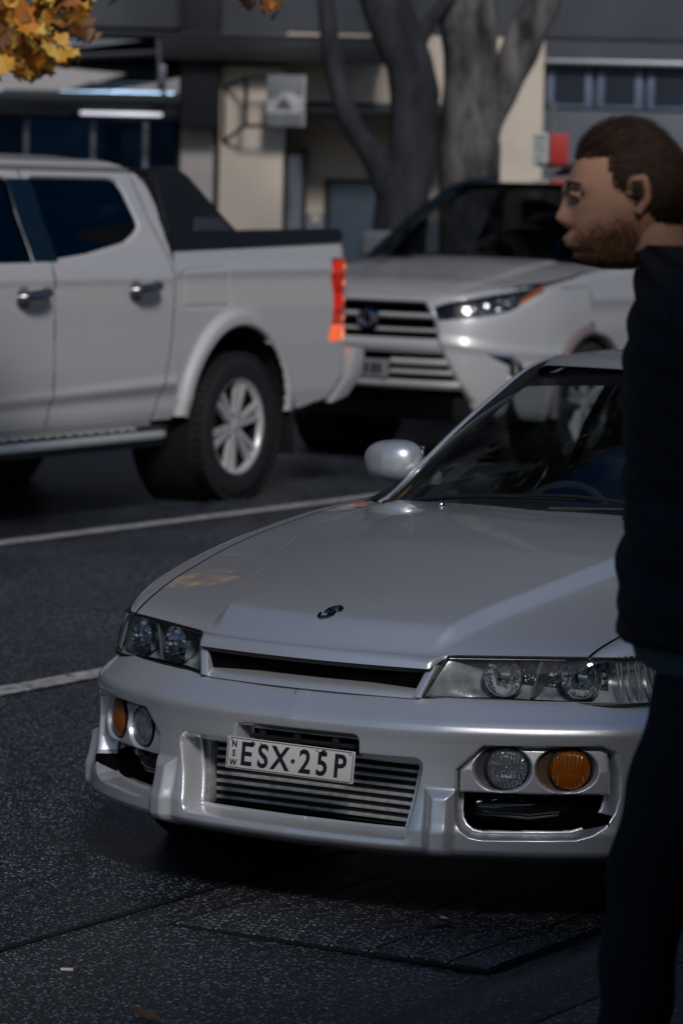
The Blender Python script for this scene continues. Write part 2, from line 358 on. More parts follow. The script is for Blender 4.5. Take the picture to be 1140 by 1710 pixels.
Bz = pch([.160, .172, .182, .190, .205, .24, .27, .33, .40, .45, .482, .494, .505, .520, .540, .551, .557], [-.075, -.035, -.010, .006, .015, .015, .008, -.002, -.005, -.003, .0, -.003, -.011, -.026, -.047, -.060, -.070])
SMX = float(sx(.8545))
OPEN_C = [(-.345, .392), (-.345, .398), (.345, .398), (.345, .392), (.315, .232), (-.315, .232)]
SLOT = [(-.163, .385), (-.163, .446), (.182, .446), (.182, .385)]
OPEN_S = [(.431, .394), (.488, .4525), (.735, .456), (.757, .442), (.764, .39), (.763, .335), (.755, .300), (.738, .268), (.714, .248), (.685, .237), (.60, .233), (.485, .233), (.462, .238), (.445, .251), (.434, .272), (.431, .300)]
def shrink(poly, r):   # pull towards centroid so that rounding lands on the outline
    P = np.array(poly); c = P.mean(0); d = c-P; l = np.linalg.norm(d, axis=1, keepdims=True); return P+d/l*r*1.2
ss = np.linspace(-SMX, SMX, 1100); zz = np.concatenate([np.linspace(.160, .54, 180), np.linspace(.5425, .557, 8)])
S, Z = np.meshgrid(ss, zz, indexing='ij'); X = outl(S)[0]; aX = np.abs(X)
dc = np.minimum(sdpoly(X, Z, shrink(OPEN_C, .012), .012), sdpoly(X, Z, shrink(SLOT, .01), .01))
dS = sdpoly(aX, Z, shrink(OPEN_S, .006), .006)
off = Bz(Z)
fin = np.maximum(np.maximum(.372-aX, aX-.421), Z-.333)
off = off+.020*sstep(.016, -.013, fin)*sstep(.16, .185, Z)
aS = np.abs(S); sw = float(sx(.815)); wing = np.maximum(np.maximum(sw-aS, aS-(sw+.05)), Z-.338)
off = off+.020*sstep(.010, -.010, wing)
off = off-.006*sstep(.03, -.01, dc)*sstep(.40, .30, Z)
off = off-.055*sstep(.010, -.009, dc)-.050*sstep(.004, -.008, dS)
BUMP = grid('front_bumper', oplace(S, Z, off), SILVER, CP, cmask((dc > -.0145) & (dS > -.0135)))
# black-painted fill stands for the shade behind the openings
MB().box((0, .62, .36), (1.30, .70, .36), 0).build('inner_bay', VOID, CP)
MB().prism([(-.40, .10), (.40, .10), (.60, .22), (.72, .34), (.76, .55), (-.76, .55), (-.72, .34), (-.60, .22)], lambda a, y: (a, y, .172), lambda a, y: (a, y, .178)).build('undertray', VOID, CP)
# lamp panels with fog lamp and indicator
PAN = [(.4365, .392), (.4905, .4465), (.734, .450), (.749, .440), (.7535, .3375), (.4365, .3365)]
LENSR = .0500
FOGL = mat('fog_lens', (.86, .88, .90), .08, trans=.92, spec=.6); AMBL = mat('amber_lens', (.95, .28, .015), .12, trans=.75, spec=.6)
for nmm in (FOGL, AMBL):
    t = nmm.node_tree; p = t.nodes['Principled BSDF']; tc = t.nodes.new('ShaderNodeTexCoord'); wv = t.nodes.new('ShaderNodeTexWave'); wv.inputs['Scale'].default_value = 42; wv.bands_direction = 'X'; wv.inputs['Distortion'].default_value = .6
    b = t.nodes.new('ShaderNodeBump'); b.inputs['Strength'].default_value = .55; b.inputs['Distance'].default_value = .004
    t.links.new(tc.outputs['Object'], wv.inputs['Vector']); t.links.new(wv.outputs['Fac'], b.inputs['Height']); t.links.new(b.outputs[0], p.inputs['Normal'])
AMBIN = mat('amber_cup', (.85, .30, .04), .25, .7)
for sd_ in (-1, 1):
    s1 = np.linspace(float(sx(.43)), float(sx(.757)), 150); z1 = np.linspace(.335, .452, 60); S1, Z1 = np.meshgrid(s1, z1, indexing='ij'); X1 = outl(S1)[0]
    dp = sdpoly(X1, Z1, PAN)
    hA = np.hypot((X1-.531)/.064, (Z1-.397)/.0555)-1; hB = np.hypot((X1-.664)/.064, (Z1-.398)/.0555)-1; hh = np.minimum(hA, hB)
    o1 = -.014-.20*np.maximum(0, Z1-.393)-.012*sstep(.0, .006, dp+.006)-.018*sstep(.03, -.10, hh)
    P = oplace(S1*sd_, Z1, o1)
    pan = grid('lamp_panel', P, SILVER, CP, cmask((dp < .0005) & (hh > -.10)))
    for (xc, zc, lm, nm, cupm) in ((.540, .397, FOGL, 'fog_lamp', CHROME), (.674, .398, AMBL, 'indicator_lamp', AMBIN)):
        s0 = float(sx(xc)); x, y, nx, ny = [float(v) for v in outl(np.array(s0*sd_))]
        n = Vector((nx, ny, 0)).normalized(); c = Vector((x, y, zc))-n*.030
        lamp = bpy.data.objects.new(nm, None); col.objects.link(lamp); lamp.parent = CP
        dome = [(LENSR, 0), (LENSR*.97, .004), (LENSR*.85, .008), (LENSR*.6, .0125), (LENSR*.3, .0150), (.0008, .0158)]
        MB().lathe(dome+[(.0008, .0128), (LENSR*.6, .0095), (LENSR*.85, .005), (LENSR*.95, .001), (LENSR, 0)], 40, c, n).build('lens', lm, lamp, sharp=60)
        MB().lathe([(LENSR*.98, -.001), (LENSR*.85, -.018), (LENSR*.55, -.032), (LENSR*.2, -.040), (.001, -.041)], 14, c, n).build('reflector', cupm, lamp, sharp=5)
        MB().lathe([(.009, -.04), (.009, -.015), (.006, -.008), (.001, -.006)], 12, c, n).build('bulb', CHROME if nm == 'fog_lamp' else AMBIN, lamp)
        MB().lathe([(LENSR+.0005, .004), (LENSR+.004, .003), (LENSR+.005, -.01)], 40, c, n).build('lamp_ring', SEAL, lamp)
        # recess wall from panel to lens; shade and amber reflection painted in
        xr = x-sd_*.0 ; cm = Vector((x, y, zc))-n*.012; inn = Vector((-ny, nx, 0))
        V = []; F = []
        for k in range(40):
            q = 2*math.pi*k/40
            xx = (.531 if xc < .6 else .664)+.064*.92*math.cos(q); zk = (.397)+.0555*.92*math.sin(q); a = oplace(np.array(float(sx(xx))*sd_), np.array(zk), np.array(-.028))
            tng = Vector((ny, -nx, 0))*-1*sd_
            b_ = c+Vector((math.cos(q)*abs(ny)*sd_, math.cos(q)*-nx*sd_*-1*(1 if True else 1), 0))*0
            tv = Vector((-ny, nx, 0)); tv = tv if tv.x*sd_ > 0 else -tv
            b_ = c+tv*(LENSR+.003)*math.cos(q)+Vector((0, 0, 1))*(LENSR+.003)*math.sin(q)-n*.004
            V += [tuple(a), tuple(b_)]
        for k in range(40): F.append((2*k, 2*((k+1) % 40), 2*((k+1) % 40)+1, 2*k+1))
        MB().add(V, F).build('recess', mat('recess_shaded_paint', (.10, .10, .105), .4, .5) if cupm is CHROME else mat('recess_amber_reflection', (.16, .09, .05), .4, .4), lamp, sharp=60)
    # duct tray under the panel
    s2 = np.linspace(float(sx(.436)), float(sx(.748)), 50); t2 = np.linspace(0, 1, 12); S2, T2 = np.meshgrid(s2, t2, indexing='ij')
    P = oplace(S2*sd_, .236+.003*T2, -.036-.032*T2); grid('duct_tray', P, SILVER, CP)
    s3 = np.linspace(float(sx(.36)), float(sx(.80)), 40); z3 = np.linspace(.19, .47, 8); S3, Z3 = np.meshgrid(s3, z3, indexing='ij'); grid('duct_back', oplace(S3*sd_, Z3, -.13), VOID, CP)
# intercooler
IC = MB()
core = MB().box((.005, .165, .312), (.605, .05, .170), 0); icc = core.build('intercooler', FINS, CP)
tb = MB().box((0, 0, 0), (.600, .014, .0082), .002); t0 = tb.build('core_tube', ALUM, icc)
zs_ = np.linspace(.243, .386, 8)
for k, zt in enumerate(zs_):
    o = t0 if k == 0 else t0.copy()
    if k: col.objects.link(o); o.parent = icc
    o.location = (.005, .137, zt)
for sg in (-1, 1):
    MB().box((sg*.334+.005, .155, .312), (.052, .085, .178), .016).build('end_tank', ALUM, icc)
    MB().tube([(sg*.33, .19, .285), (sg*.45, .205, .288), (sg*.54, .235, .29), (sg*.62, .30, .30)], .040, 18).build('charge_pipe', BLACKG, icc)
MB().box((.010, .05, .425), (.30, .03, .010), .002).build('plate_bracket', BLACKP, CP)
for bx_ in (-.10, .0, .11): MB().box((bx_, .035, .430), (.018, .012, .026), .002).build('bracket_tab', ALLOYD, CP)
# number plate
PL = empty('number_plate', (.013, -.020, .3865)); PL.parent = CP; PL.rotation_euler = (R_(-6), R_(.6), 0)
PWm = mat('plate_white', (.62, .61, .58), .45, bump=.05, bs=60); PBk = mat('plate_black', (.012, .012, .013), .45)
MB().box((0, 0, 0), (.366, .003, .0785), .0014).build('plate', PWm, PL)
bd = MB()
for sgn in (-1, 1):
    bd.box((0, -.0018, sgn*.0362), (.352, .0012, .0016), 0); bd.box((sgn*.1785, -.0018, 0), (.0016, .0012, .069), 0)
bd.build('border', PBk, PL)
FM = Matrix.Rotation(math.pi/2, 4, 'X')
def ptxt(s, size, x, z, wx=1.0, offset=.0016): textmesh('lettering', s, size, PBk, PL, Matrix.Translation((x, -.0022, z)) @ FM @ Matrix.Diagonal((wx, 1, 1, 1)), .0006, offset)
for ch, x in (('E', -.125), ('S', -.0765), ('X', -.027), ('2', .044), ('5', .093), ('P', .143)): ptxt(ch, .080, x, -.003, .88)
MB().lathe([(.001, -.0028), (.0055, -.0028), (.0055, -.001)], 16, (.010, 0, -.003), (0, 1, 0)).build('lettering', PBk, PL)
for ch, z in (('N', .021), ('S', -.002), ('W', -.025)): ptxt(ch, .022, -.161, z, .9, .0005)
for bx_, bz_ in ((-.108, .0265), (.096, .0285)):
    MB().lathe([(.006, -.001), (.006, -.005), (.003, -.0065), (.001, -.0068)], 12, (bx_, 0, bz_), (0, 1, 0)).build('bolt', ALLOYD, PL)
for bx_, bz_ in ((-.170, .031), (.170, .031), (-.085, .029), (.075, .030)):
    MB().lathe([(.001, -.0022), (.0024, -.0022), (.0024, -.001)], 10, (bx_, 0, bz_), (0, 1, 0)).build('bolt_hole', VOID, PL)
# grille: slot, sill and end bars
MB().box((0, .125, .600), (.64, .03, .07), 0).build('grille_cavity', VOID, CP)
xs = np.linspace(-.305, .305, 60); pr = np.array([(.0, .553), (.004, .561), (.012, .567), (.020, .571), (.050, .577)])
P = np.stack([np.stack([xs, .052+.030*(xs/.3)**2+d, z+0*xs], -1) for d, z in pr], 1); grid('grille_sill', P, SILVER, CP)
P = np.stack([np.stack([xs*1.03, .058+.030*(xs/.3)**2+.004*k, np.full_like(xs, .546+.007*k)], -1) for k in range(2)], 1); grid('grille_gasket', P, SEAL, CP)
for sg in (-1, 1):
    MB().prism([(-.012, 0), (.010, 0), (.010, 1), (-.012, 1)], lambda a, t, sg=sg: (sg*(.306+.025*t+a), .078+.035*t, .556+.078*t), lambda a, t, sg=sg: (sg*(.306+.025*t+a), .118+.035*t, .556+.078*t)).build('grille_end_bar', SILVER, CP, bev=.003)
# bonnet
Xs_ = pch([.25, .30, .58, 1.0, 1.45, 1.70], [.654, .662, .705, .738, .748, .742])
g_ = pch([-.1, 0, .03, .077, .28, .70, 1.15, 1.45], [-.02, 0, .013, .029, .080, .157, .203, .212])
Xc_ = pch([0, .15, .30, .45, .60, .80, 1.0, 1.3, 1.7], [.30, .325, .360, .405, .445, .485, .51, .535, .55])
def Yl(x): x = np.abs(x); return np.where(x > .349, .139+(x-.349)*.483, .078+.061*(x/.349)**2)
def hoodZ(x, y):
    x = np.abs(x); t = y-Yl(x)
    ze = .655+np.maximum(0, x-.349)*.025
    b = .027*sstep(.018, -.020, x-Xc_(y))*sstep(0, .09, t)*(1-.45*sstep(.7, 1.2, t))
    return ze+g_(t)+b+.045*(1-(x/.72)**2)*np.clip(t/.6, 0, 1)**.8
U = np.linspace(-1, 1, 281); T = np.concatenate([np.linspace(0, .05, 22), np.linspace(.056, 1, 120)])
Uu, Tt = np.meshgrid(U, T, indexing='ij')
Yb_ = pch([0, .33, .62, .69, .75], [1.215, 1.315, 1.465, 1.545, 1.62])
Xg = Uu*.655
for _ in range(3):
    aXg = np.abs(Xg)
    wl = sstep(.352, .328, aXg)
    y0 = Yl(Xg)*(1-wl)+wl*(.060+.028*(aXg/.3)**2)
    Yg = y0+(Yb_(aXg)-y0)*Tt
    Xg = Uu*Xs_(Yg)*np.where(True, 1, 1)*(.995)
aXg = np.abs(Xg); Zg = hoodZ(Xg, np.maximum(Yg, Yl(Xg)))
# rolled nose above the grille slot
tl = np.clip((Yg-y0)/np.maximum(Yl(Xg)-y0, 1e-4), 0, 1)
Zg = Zg-wl*.029*(1-np.sqrt(np.clip(1-(1-tl)**2, 0, 1)))
edge = np.minimum(Tt/.004, 1)
Zg = Zg-(1-wl)*.006*(1-edge)
HOOD = grid('bonnet', np.stack([Xg, Yg, Zg], -1), SILVER, CP)
# dark flange under the bonnet's front edge
fl = np.stack([np.stack([Xg[:, 0]*.995, Yg[:, 0]+.006+.012*k, Zg[:, 0]-.003-.010*k], -1) for k in range(2)], 1); grid('bonnet_seal', fl, SEAL, CP)
# bonnet emblem
EM = empty('emblem', (0., .175, float(hoodZ(0., .175))+.005)); EM.parent = HOOD; EM.rotation_euler = (R_(26), 0, 0)
em = MB()
def strip(pts, w): em.tube([(x, y, 0) for x, y in pts], w, 8, flat=.6)
strip([(-.022, -.020), (-.012, -.028), (.006, -.022), (.012, -.012), (.012, .006)], .0050)
strip([(-.012, -.004), (-.010, .012), (.000, .022), (.014, .028)], .0042)
strip([(.001, -.012), (.001, .012)], .0042); strip([(-.022, -.020), (-.023, -.008)], .004); strip([(.014, .028), (.024, .020), (.020, .008)], .0045)
em.build('badge', mat('dark_chrome', (.10, .11, .12), .12, 1.), EM)
for sg in (-1, 1):
    zx = float(hoodZ(.285, 1.20)); MB().lathe([(.012, 0), (.012, .004), (.008, .010), (.001, .0115)], 14, (sg*.285, 1.225, zx+.002), (0, 0, 1)).build('washer_nozzle', CHROME, HOOD)
# headlights
LB = curve3([(.314, .091, .557), (.45, .158, .556), (.60, .240, .553), (.73, .314, .551), (.785, .392, .552), (.815, .47, .555)], 60)
LT = curve3([(.349, .139, .654), (.50, .212, .6575), (.60, .260, .660), (.67, .294, .6615), (.745, .375, .6585), (.785, .462, .654)], 60)
for sg in (-1, 1):
    HL = bpy.data.objects.new('headlight', None); col.objects.link(HL); HL.parent = CP
    m3 = np.array([sg, 1, 1])
    tt = np.linspace(0, 1, 16)[None, :, None]; P = LB[:, None]*(1-tt)+LT[:, None]*tt
    nrm = np.gradient(LB, axis=0); nrm = np.stack([nrm[:, 1], -nrm[:, 0], 0*nrm[:, 0]], -1); nrm /= np.linalg.norm(nrm, axis=1, keepdims=True)
    P = P+nrm[:, None]*(.010*np.sin(np.pi*tt)**.7-.004)
    grid('lens', P*m3, GLASSC, HL)
    dp = np.array([0, .085, 0]); deep = P-nrm[:, None]*.012+dp*sstep(0, .25, np.linspace(0, 1, 60)*1.0)[:, None, None]*sstep(1.0, .75, np.linspace(0, 1, 60))[:, None, None]*np.sin(np.pi*np.clip(tt*1.0, 0.04, .96))**.5
    grid('housing', deep*m3, LAMPBLK, HL)
    rim_pts = np.concatenate([LB[::2], LT[::-2]]); rim_n = np.concatenate([nrm[::2], nrm[::-2]])
    MB().tube((rim_pts-rim_n*.001)*m3, .0042, 8, closed=True).build('gasket', SEAL, HL)
    for (xc, yc, rr_) in ((.462, .236, .047), (.628, .324, .047)):
        ax = Vector((sg*.40, -1, .02)).normalized(); c = Vector((sg*xc, yc, .606))
        MB().lathe([(rr_, .030), (rr_*.97, .018), (rr_*.88, .002), (rr_*.72, -.012), (rr_*.5, -.022), (rr_*.25, -.028), (.001, -.030)], 14, c, ax).build('reflector', CHROME, HL, sharp=3)
        MB().lathe([(rr_*1.10, .026), (rr_*1.06, .036), (rr_*1.0, .036), (rr_*.97, .028)], 36, c, ax).build('bezel', CHROME, HL)
        MB().lathe([(.0085, -.03), (.0085, .002), (.006, .010), (.001, .012)], 14, c, ax).build('bulb', mat('bulb_glass', (.8, .82, .85), .05, .6, coat=1), HL)
        MB().box(c+ax*.012, (.034, .004, .022), .002).build('bulb_shield', CHROME, HL)
    MB().box((sg*.545, .300, .606), (.30, .006, .085), .002, Matrix.Rotation(sg*R_(26), 3, 'Z')).build('reflector_panel', mat('reflector_facets', (.45, .46, .47), .18, .95, bump=.9, bs=45), HL)
    MB().prism([(0, 0), (.006, 0), (.006, 1), (0, 1)], lambda a, t, sg=sg: (sg*(.535+a+.02*t), .235+.01*t, .560+.09*t), lambda a, t, sg=sg: (sg*(.535+a+.02*t), .28+.01*t, .560+.09*t)).build('divider', mat('lamp_divider', (.25, .26, .27), .3, .6), HL)
    rb = MB()
    for k in range(9):
        q = 44+k*1.7; i = int(q); a = LB[min(i, 59)]-nrm[min(i, 59)]*.008; b2 = LT[min(i, 59)]-nrm[min(i, 59)]*.008
        rb.tube([(a*.9+b2*.1)*m3, (a*.1+b2*.9)*m3], .0028, 6)
    rb.build('marker_ribs', mat('marker_plastic', (.30, .31, .31), .2, .2, coat=.5), HL)
# front wings
Wf = pch([.28, .375, .46, .60, .90, 1.4, 1.7], [.690, .757, .797, .832, .850, .850, .852])
def sideX(y, z, W): return W*(1-.10*np.maximum(0, z-.60)**1.6-.06*np.maximum(0, .5-z)**1.3)
YA, ZA, RAa = .90, .315, .350
for sg in (-1, 1):
    yy = np.linspace(.285, 1.60, 180); wv_ = np.linspace(0, 1, 90); Yf, Wv = np.meshgrid(yy, wv_, indexing='ij')
    xs0 = Xs_(Yf)+.004; zs0 = hoodZ(Xs_(Yf)*.995, Yf)-.001
    Wd = Wf(Yf); q = np.clip(Wv/.35, 0, 1)
    drop = .12
    bx0, bz0 = xs0, zs0; bx1, bz1 = Wd*.985, zs0+.006; bx2, bz2 = sideX(Yf, zs0-drop, Wd), zs0-drop
    Xa = (1-q)**2*bx0+2*q*(1-q)*bx1+q*q*bx2; Za = (1-q)**2*bz0+2*q*(1-q)*bz1+q*q*bz2
    r = np.clip((Wv-.35)/.65, 0, 1); zl = zs0-drop+(.20-(zs0-drop))*r
    Zf = np.where(Wv <= .35, Za, zl); Xf = np.where(Wv <= .35, Xa, sideX(Yf, zl, Wd))
    d = np.hypot(Yf-YA, Zf-ZA)-RAa; Xf = Xf+.016*sstep(.10, .0, d)
    keep = (d > 0) & ~((Yf < .468) & (Zf < .660-.004*(Yf > .4))) & ~((Yf < .535) & (Zf < .556))
    fd = grid('front_wing', np.stack([Xf*sg, Yf, Zf], -1), SILVER, CP, cmask(keep))
    arch = [(sg*(.862), YA+RAa*math.cos(a), ZA+RAa*math.sin(a)) for a in np.linspace(R_(-12), R_(192), 40)]
    MB().tube(arch, .009, 8).build('arch_lip', SILVER, fd)
    MB().lathe([(RAa-.002, .0), (RAa-.002, -.30), (.05, -.30)], 40, (sg*.85, YA, ZA), (sg, 0, 0)).build('wheel_liner', LINER, CP)
    wheel(CP, (sg*.745, YA, .312), sg, .312, .215, .212, 5)
    wheel(CP, (sg*.745, 3.62, .312), sg, .312, .215, .212, 5)
    MB().lathe([(RAa-.002, .0), (RAa-.002, -.30), (.05, -.30)], 40, (sg*.85, 3.62, ZA), (sg, 0, 0)).build('wheel_liner', LINER, CP)
    # side corner of the bumper under the wing, behind the lamp
    # doors and rear quarter
    zb = pch([1.6, 2.2, 2.8, 3.4, 4.0, 4.6], [.872, .892, .905, .925, .925, .90]); Wb = pch([1.6, 2.4, 3.2, 4.0, 4.4, 4.62], [.852, .856, .858, .845, .81, .74])
    for (ya, yb_, nm) in ((1.608, 2.80, 'door'), (2.808, 4.60, 'rear_quarter')):
        yy = np.linspace(ya, yb_, 110); wv2 = np.linspace(0, 1, 50); Yd, Wv = np.meshgrid(yy, wv2, indexing='ij')
        z0_ = zb(Yd); Zd = z0_+(.20-z0_)*Wv; Wd = Wb(Yd)
        Xd = sideX(Yd, Zd, Wd)-.055*sstep(.16, 0, z0_-Zd)**2
        d = np.hypot(Yd-3.62, Zd-ZA)-RAa; Xd = Xd+.016*sstep(.10, 0, d)
        dr = grid(nm, np.stack([Xd*sg, Yd, Zd], -1), SILVER, CP, cmask((d > 0)))
        if nm == 'door':
            MB().box((sg*.852, 2.62, .80), (.02, .19, .035), .008).build('door_handle', SILVER, dr)
    MB().box((sg*.825, 2.26, .19), (.07, 1.95, .10), .03).build('side_skirt', SILVER, CP)
    # glasshouse side
    rail = pch([2.20, 2.5, 3.0, 3.5, 3.9, 4.05], [1.238, 1.262, 1.255, 1.19, 1.03, .95]); railx = pch([2.2, 2.5, 3.0, 3.5, 4.05], [.588, .600, .600, .605, .68])
    yy = np.linspace(1.66, 4.02, 150); t1 = np.linspace(0, 1, 40); Yg2, T1 = np.meshgrid(yy, t1, indexing='ij')
    aline = pch([1.654, 1.811, 1.948, 2.11, 2.284, 2.40], [.870, .961, 1.052, 1.144, 1.228, 1.25]); alx = pch([1.654, 1.811, 1.948, 2.11, 2.284], [.70, .68, .65, .62, .590])
    topz = np.where(Yg2 < 2.30, aline(Yg2), rail(np.maximum(Yg2, 2.2))); topx = np.where(Yg2 < 2.30, alx(Yg2)+.01, railx(np.maximum(Yg2, 2.2)))
    z0_ = zb(Yg2)-.004; x0_ = sideX(Yg2, z0_, Wb(Yg2))-.058
    P = np.stack([(x0_+(topx-x0_)*T1+.02*np.sin(np.pi*T1))*sg, Yg2, z0_+(topz-z0_)*T1], -1)
    hgt = z0_+(topz-z0_)*T1
    gl1 = (Yg2 > 1.76) & (Yg2 < 2.95) & (topz-hgt > .022) & (hgt > z0_-.01); gl2 = (Yg2 > 3.03) & (Yg2 < 3.46-.5*(hgt-.93)) & (topz-hgt > .03) & (hgt-z0_ > .02)
    mk = cmask(gl1); mk2 = cmask(gl2)
    grid('side_window', P, GLASSW, CP, mk); grid('quarter_window', P, GLASSD, CP, mk2)
    pc = ~(mk | mk2); dark = cmask(Yg2 < 3.03)
    grid('window_frame', P, SEAL, CP, pc & dark); grid('rear_pillar', P, SILVER, CP, pc & ~dark)
    # windscreen pillar: painted outer strip, rubber inner strip
    pts = curve3([(.715, 1.62, .858), (.70, 1.654, .874), (.68, 1.811, .965), (.65, 1.948, 1.056), (.62, 2.11, 1.148), (.586, 2.284, 1.236), (.575, 2.45, 1.268)], 30)
    MB().tube(pts*np.array([sg, 1, 1]), .0135, 12).build('windscreen_pillar', SILVER, CP)
    MB().tube((pts+np.array([-.025, -.010, -.004]))*np.array([sg, 1, 1]), .019, 10).build('pillar_seal', SEAL, CP)
    # door mirror
    MR = bpy.data.objects.new('door_mirror', None); col.objects.link(MR); MR.parent = CP; MR.location = (sg*.792, 1.83, .972)
    a = np.linspace(0, 2*np.pi, 49); b = np.linspace(-np.pi/2, np.pi/2, 33); A, Bb = np.meshgrid(a, b, indexing='ij')
    pw = lambda v, e: np.sign(v)*np.abs(v)**e
    xq = .094*pw(np.cos(Bb), .7)*pw(np.cos(A), .75); zq = .063*pw(np.cos(Bb), .7)*pw(np.sin(A), .75); yq = .085*pw(np.sin(Bb), .8); yq = np.where(yq > 0, yq*.45, yq*.85)
    zq = zq*(1-.10*xq/.094*sg)
    grid('mirror_shell', np.stack([xq, yq+.20*np.abs(xq)*(xq*sg > 0), zq], -1), SILVER, MR)
    MB().box((-sg*.085, .035, -.045), (.11, .05, .045), .018).build('mirror_stalk', SILVER, MR)
    MB().box((sg*.0, .055, .0), (.15, .012, .092), .005).build('mirror_glass', CHROME, MR)
# windscreen, cowl, wipers
wb = curve3([(-.69, 1.655, .872), (-.62, 1.50, .886), (-.33, 1.345, .908), (0, 1.262, .920), (.33, 1.345, .908), (.62, 1.50, .886), (.69, 1.655, .872)], 61)
wt = curve3([(-.562, 2.29, 1.232), (-.45, 2.225, 1.246), (-.3, 2.165, 1.257), (0, 2.115, 1.268), (.3, 2.165, 1.257), (.45, 2.225, 1.246), (.562, 2.29, 1.232)], 61)
tt = np.linspace(0, 1, 30)[None, :, None]; P = wb[:, None]*(1-tt)+wt[:, None]*tt; P[..., 2] += .022*np.sin(np.pi*tt[..., 0]); P[..., 1] -= .03*np.sin(np.pi*tt[..., 0])
grid('windscreen', P, GLASSW, CP)
grid('sun_strip', (P+np.array([0, .006, -.006]))[:, 25:], SEAL, CP)
cw = np.stack([np.stack([wb[:, 0]*1.01, Yb_(np.abs(wb[:, 0]))-.02, hoodZ(wb[:, 0], Yb_(np.abs(wb[:, 0])))-.03], -1), wb+np.array([0, .02, -.012])], 1)
grid('cowl', cw, BLACKP, CP)
for (p0, p1, p2) in (((-.46, 1.375, .905), (-.18, 1.30, .938), (.10, 1.285, .948)), ((.05, 1.225, .925), (.34, 1.36, .930), (.60, 1.52, .912))):
    WI = bpy.data.objects.new('wiper', None); col.objects.link(WI); WI.parent = CP
    MB().tube(curve3([p0, p1, p2], 14), np.linspace(.011, .006, 14), 8, flat=.6).build('wiper_arm', BLACKP, WI)
    d = np.array(p2)-np.array(p1); q0 = np.array(p2)-d*1.3; q1 = np.array(p2)+d*.9
    MB().tube(curve3([q0+[0, .004, -.002], np.array(p2)+[0, .0, .008], q1+[0, .02, -.010]], 16), .0055, 6).build('wiper_blade', SEAL, WI)
# roof, rear window, boot, tail
hr = pch([2.08, 2.3, 2.6, 3.0, 3.3], [1.284, 1.303, 1.313, 1.298, 1.262])
xr = np.linspace(-1, 1, 60); tr_ = np.linspace(0, 1, 50); Xr, Tr = np.meshgrid(xr, tr_, indexing='ij')
yf = 2.085+.20*np.abs(Xr)**2.2; Yr = yf+(3.25-yf)*Tr; Xr2 = Xr*(.585); Zr = hr(Yr)-.030*np.abs(Xr)**2.5-.030*sstep(.85, 1.0, np.abs(Xr))-.020*sstep(.06, 0, Tr)
grid('roof', np.stack([Xr2, Yr, Zr], -1), SILVER, CP)
grid('headliner', np.stack([Xr2*.97, Yr+.03, Zr-.035], -1), INTER, CP)
P = np.stack([np.stack([xr*(.56+.08*t), np.full_like(xr, 3.25+.70*t)-.06*np.abs(xr)**2*(1-2*t), 1.262-.03*np.abs(xr)**2.5-.31*t+.02*math.sin(math.pi*t)], -1) for t in np.linspace(0, 1, 14)], 1); grid('rear_window', P, GLASSD, CP)
P = np.stack([np.stack([xr*(.70-.06*t), np.full_like(xr, 3.93+.60*t), .950-.03*np.abs(xr)**3-.02*t], -1) for t in np.linspace(0, 1, 12)], 1); grid('boot_lid', P, SILVER, CP)
P = np.stack([np.stack([xr*.78, 4.64-.16*np.abs(xr)**3+0*xr-(.05 if (z > .9 or z < .25) else 0), np.full_like(xr, z)], -1) for z in (.20, .26, .5, .6, .75, .90, .925)], 1); grid('rear_bumper', P, SILVER, CP)
for sg in (-1, 1):
    for xq_ in (.40, .60): MB().lathe([(.07, 0), (.065, .012), (.001, .016)], 28, (sg*xq_, 4.62-.16*(xq_/.78)**3, .74), (0, 1, 0)).build('tail_lamp', mat('red_lens', (.35, .01, .01), .15, coat=1), CP)
# cabin
MB().box((0, 1.72, .80), (1.34, .42, .17), .06).build('dashboard', INTER, CP)
MB().box((0, 2.9, .30), (1.40, 2.6, .05), 0).build('cabin_floor', INTER, CP)
MB().box((0, 3.40, .62), (1.25, .20, .55), .08).build('rear_seat', FABRIC, CP)
for sg in (-1, 1):
    SE = bpy.data.objects.new('front_seat', None); col.objects.link(SE); SE.parent = CP
    MB().box((sg*.36, 2.58, .46), (.48, .52, .18), .06).build('cushion', FABRIC, SE)
    MB().box((sg*.34, 2.92, .74), (.44, .14, .58), .06, Matrix.Rotation(R_(-14), 3, 'X')).build('backrest', FABRIC, SE)
    MB().box((sg*.34, 3.01, 1.08), (.24, .10, .15), .04).build('headrest', FABRIC, SE)
st = MB().tube([(-.36+.17*math.cos(a), 2.08+.17*math.sin(a)*.35, .765+.16*math.sin(a)*.9) for a in np.linspace(0, 2*math.pi, 29)[:-1]], .014, 8, closed=True); st.build('steering_wheel', INTER, CP)
MB().box((0, 2.12, 1.20), (.22, .02, .06), .01).build('rear_view_mirror', INTER, CP)
MB().box((0, 2.2, .24), (1.5, 3.9, .10), 0).build('floorpan', VOID, CP)
#PART3
# ------------------------------------------------------------------ the white dual-cab utility (origin under its rear axle, Y towards its tail)
UT = empty('pickup_truck', (-1.331, 19.611, .117), -.5198)
tag(UT, 'white dual-cab pickup truck with black sports bar and glowing red tail lamp', 'pickup truck')
tX = pch([.35, .45, .55, .72, .95, 1.10, 1.20, 1.28, 1.45, 1.62, 1.70, 1.735, 1.75], [.87, .90, .925, .935, .930, .925, .915, .885, .805, .735, .695, .655, .60])
WINR = [(-1.715, 1.255), (-1.70, 1.640), (-1.66, 1.662), (-.98, 1.662), (-.92, 1.645), (-.885, 1.585), (-.845, 1.45), (-.855, 1.415), (-.92, 1.378), (-1.04, 1.335), (-1.40, 1.282)]
WINF = [(-1.87, 1.243), (-1.86, 1.645), (-1.90, 1.655), (-2.25, 1.640), (-2.45, 1.58), (-2.86, 1.28), (-2.84, 1.238)]
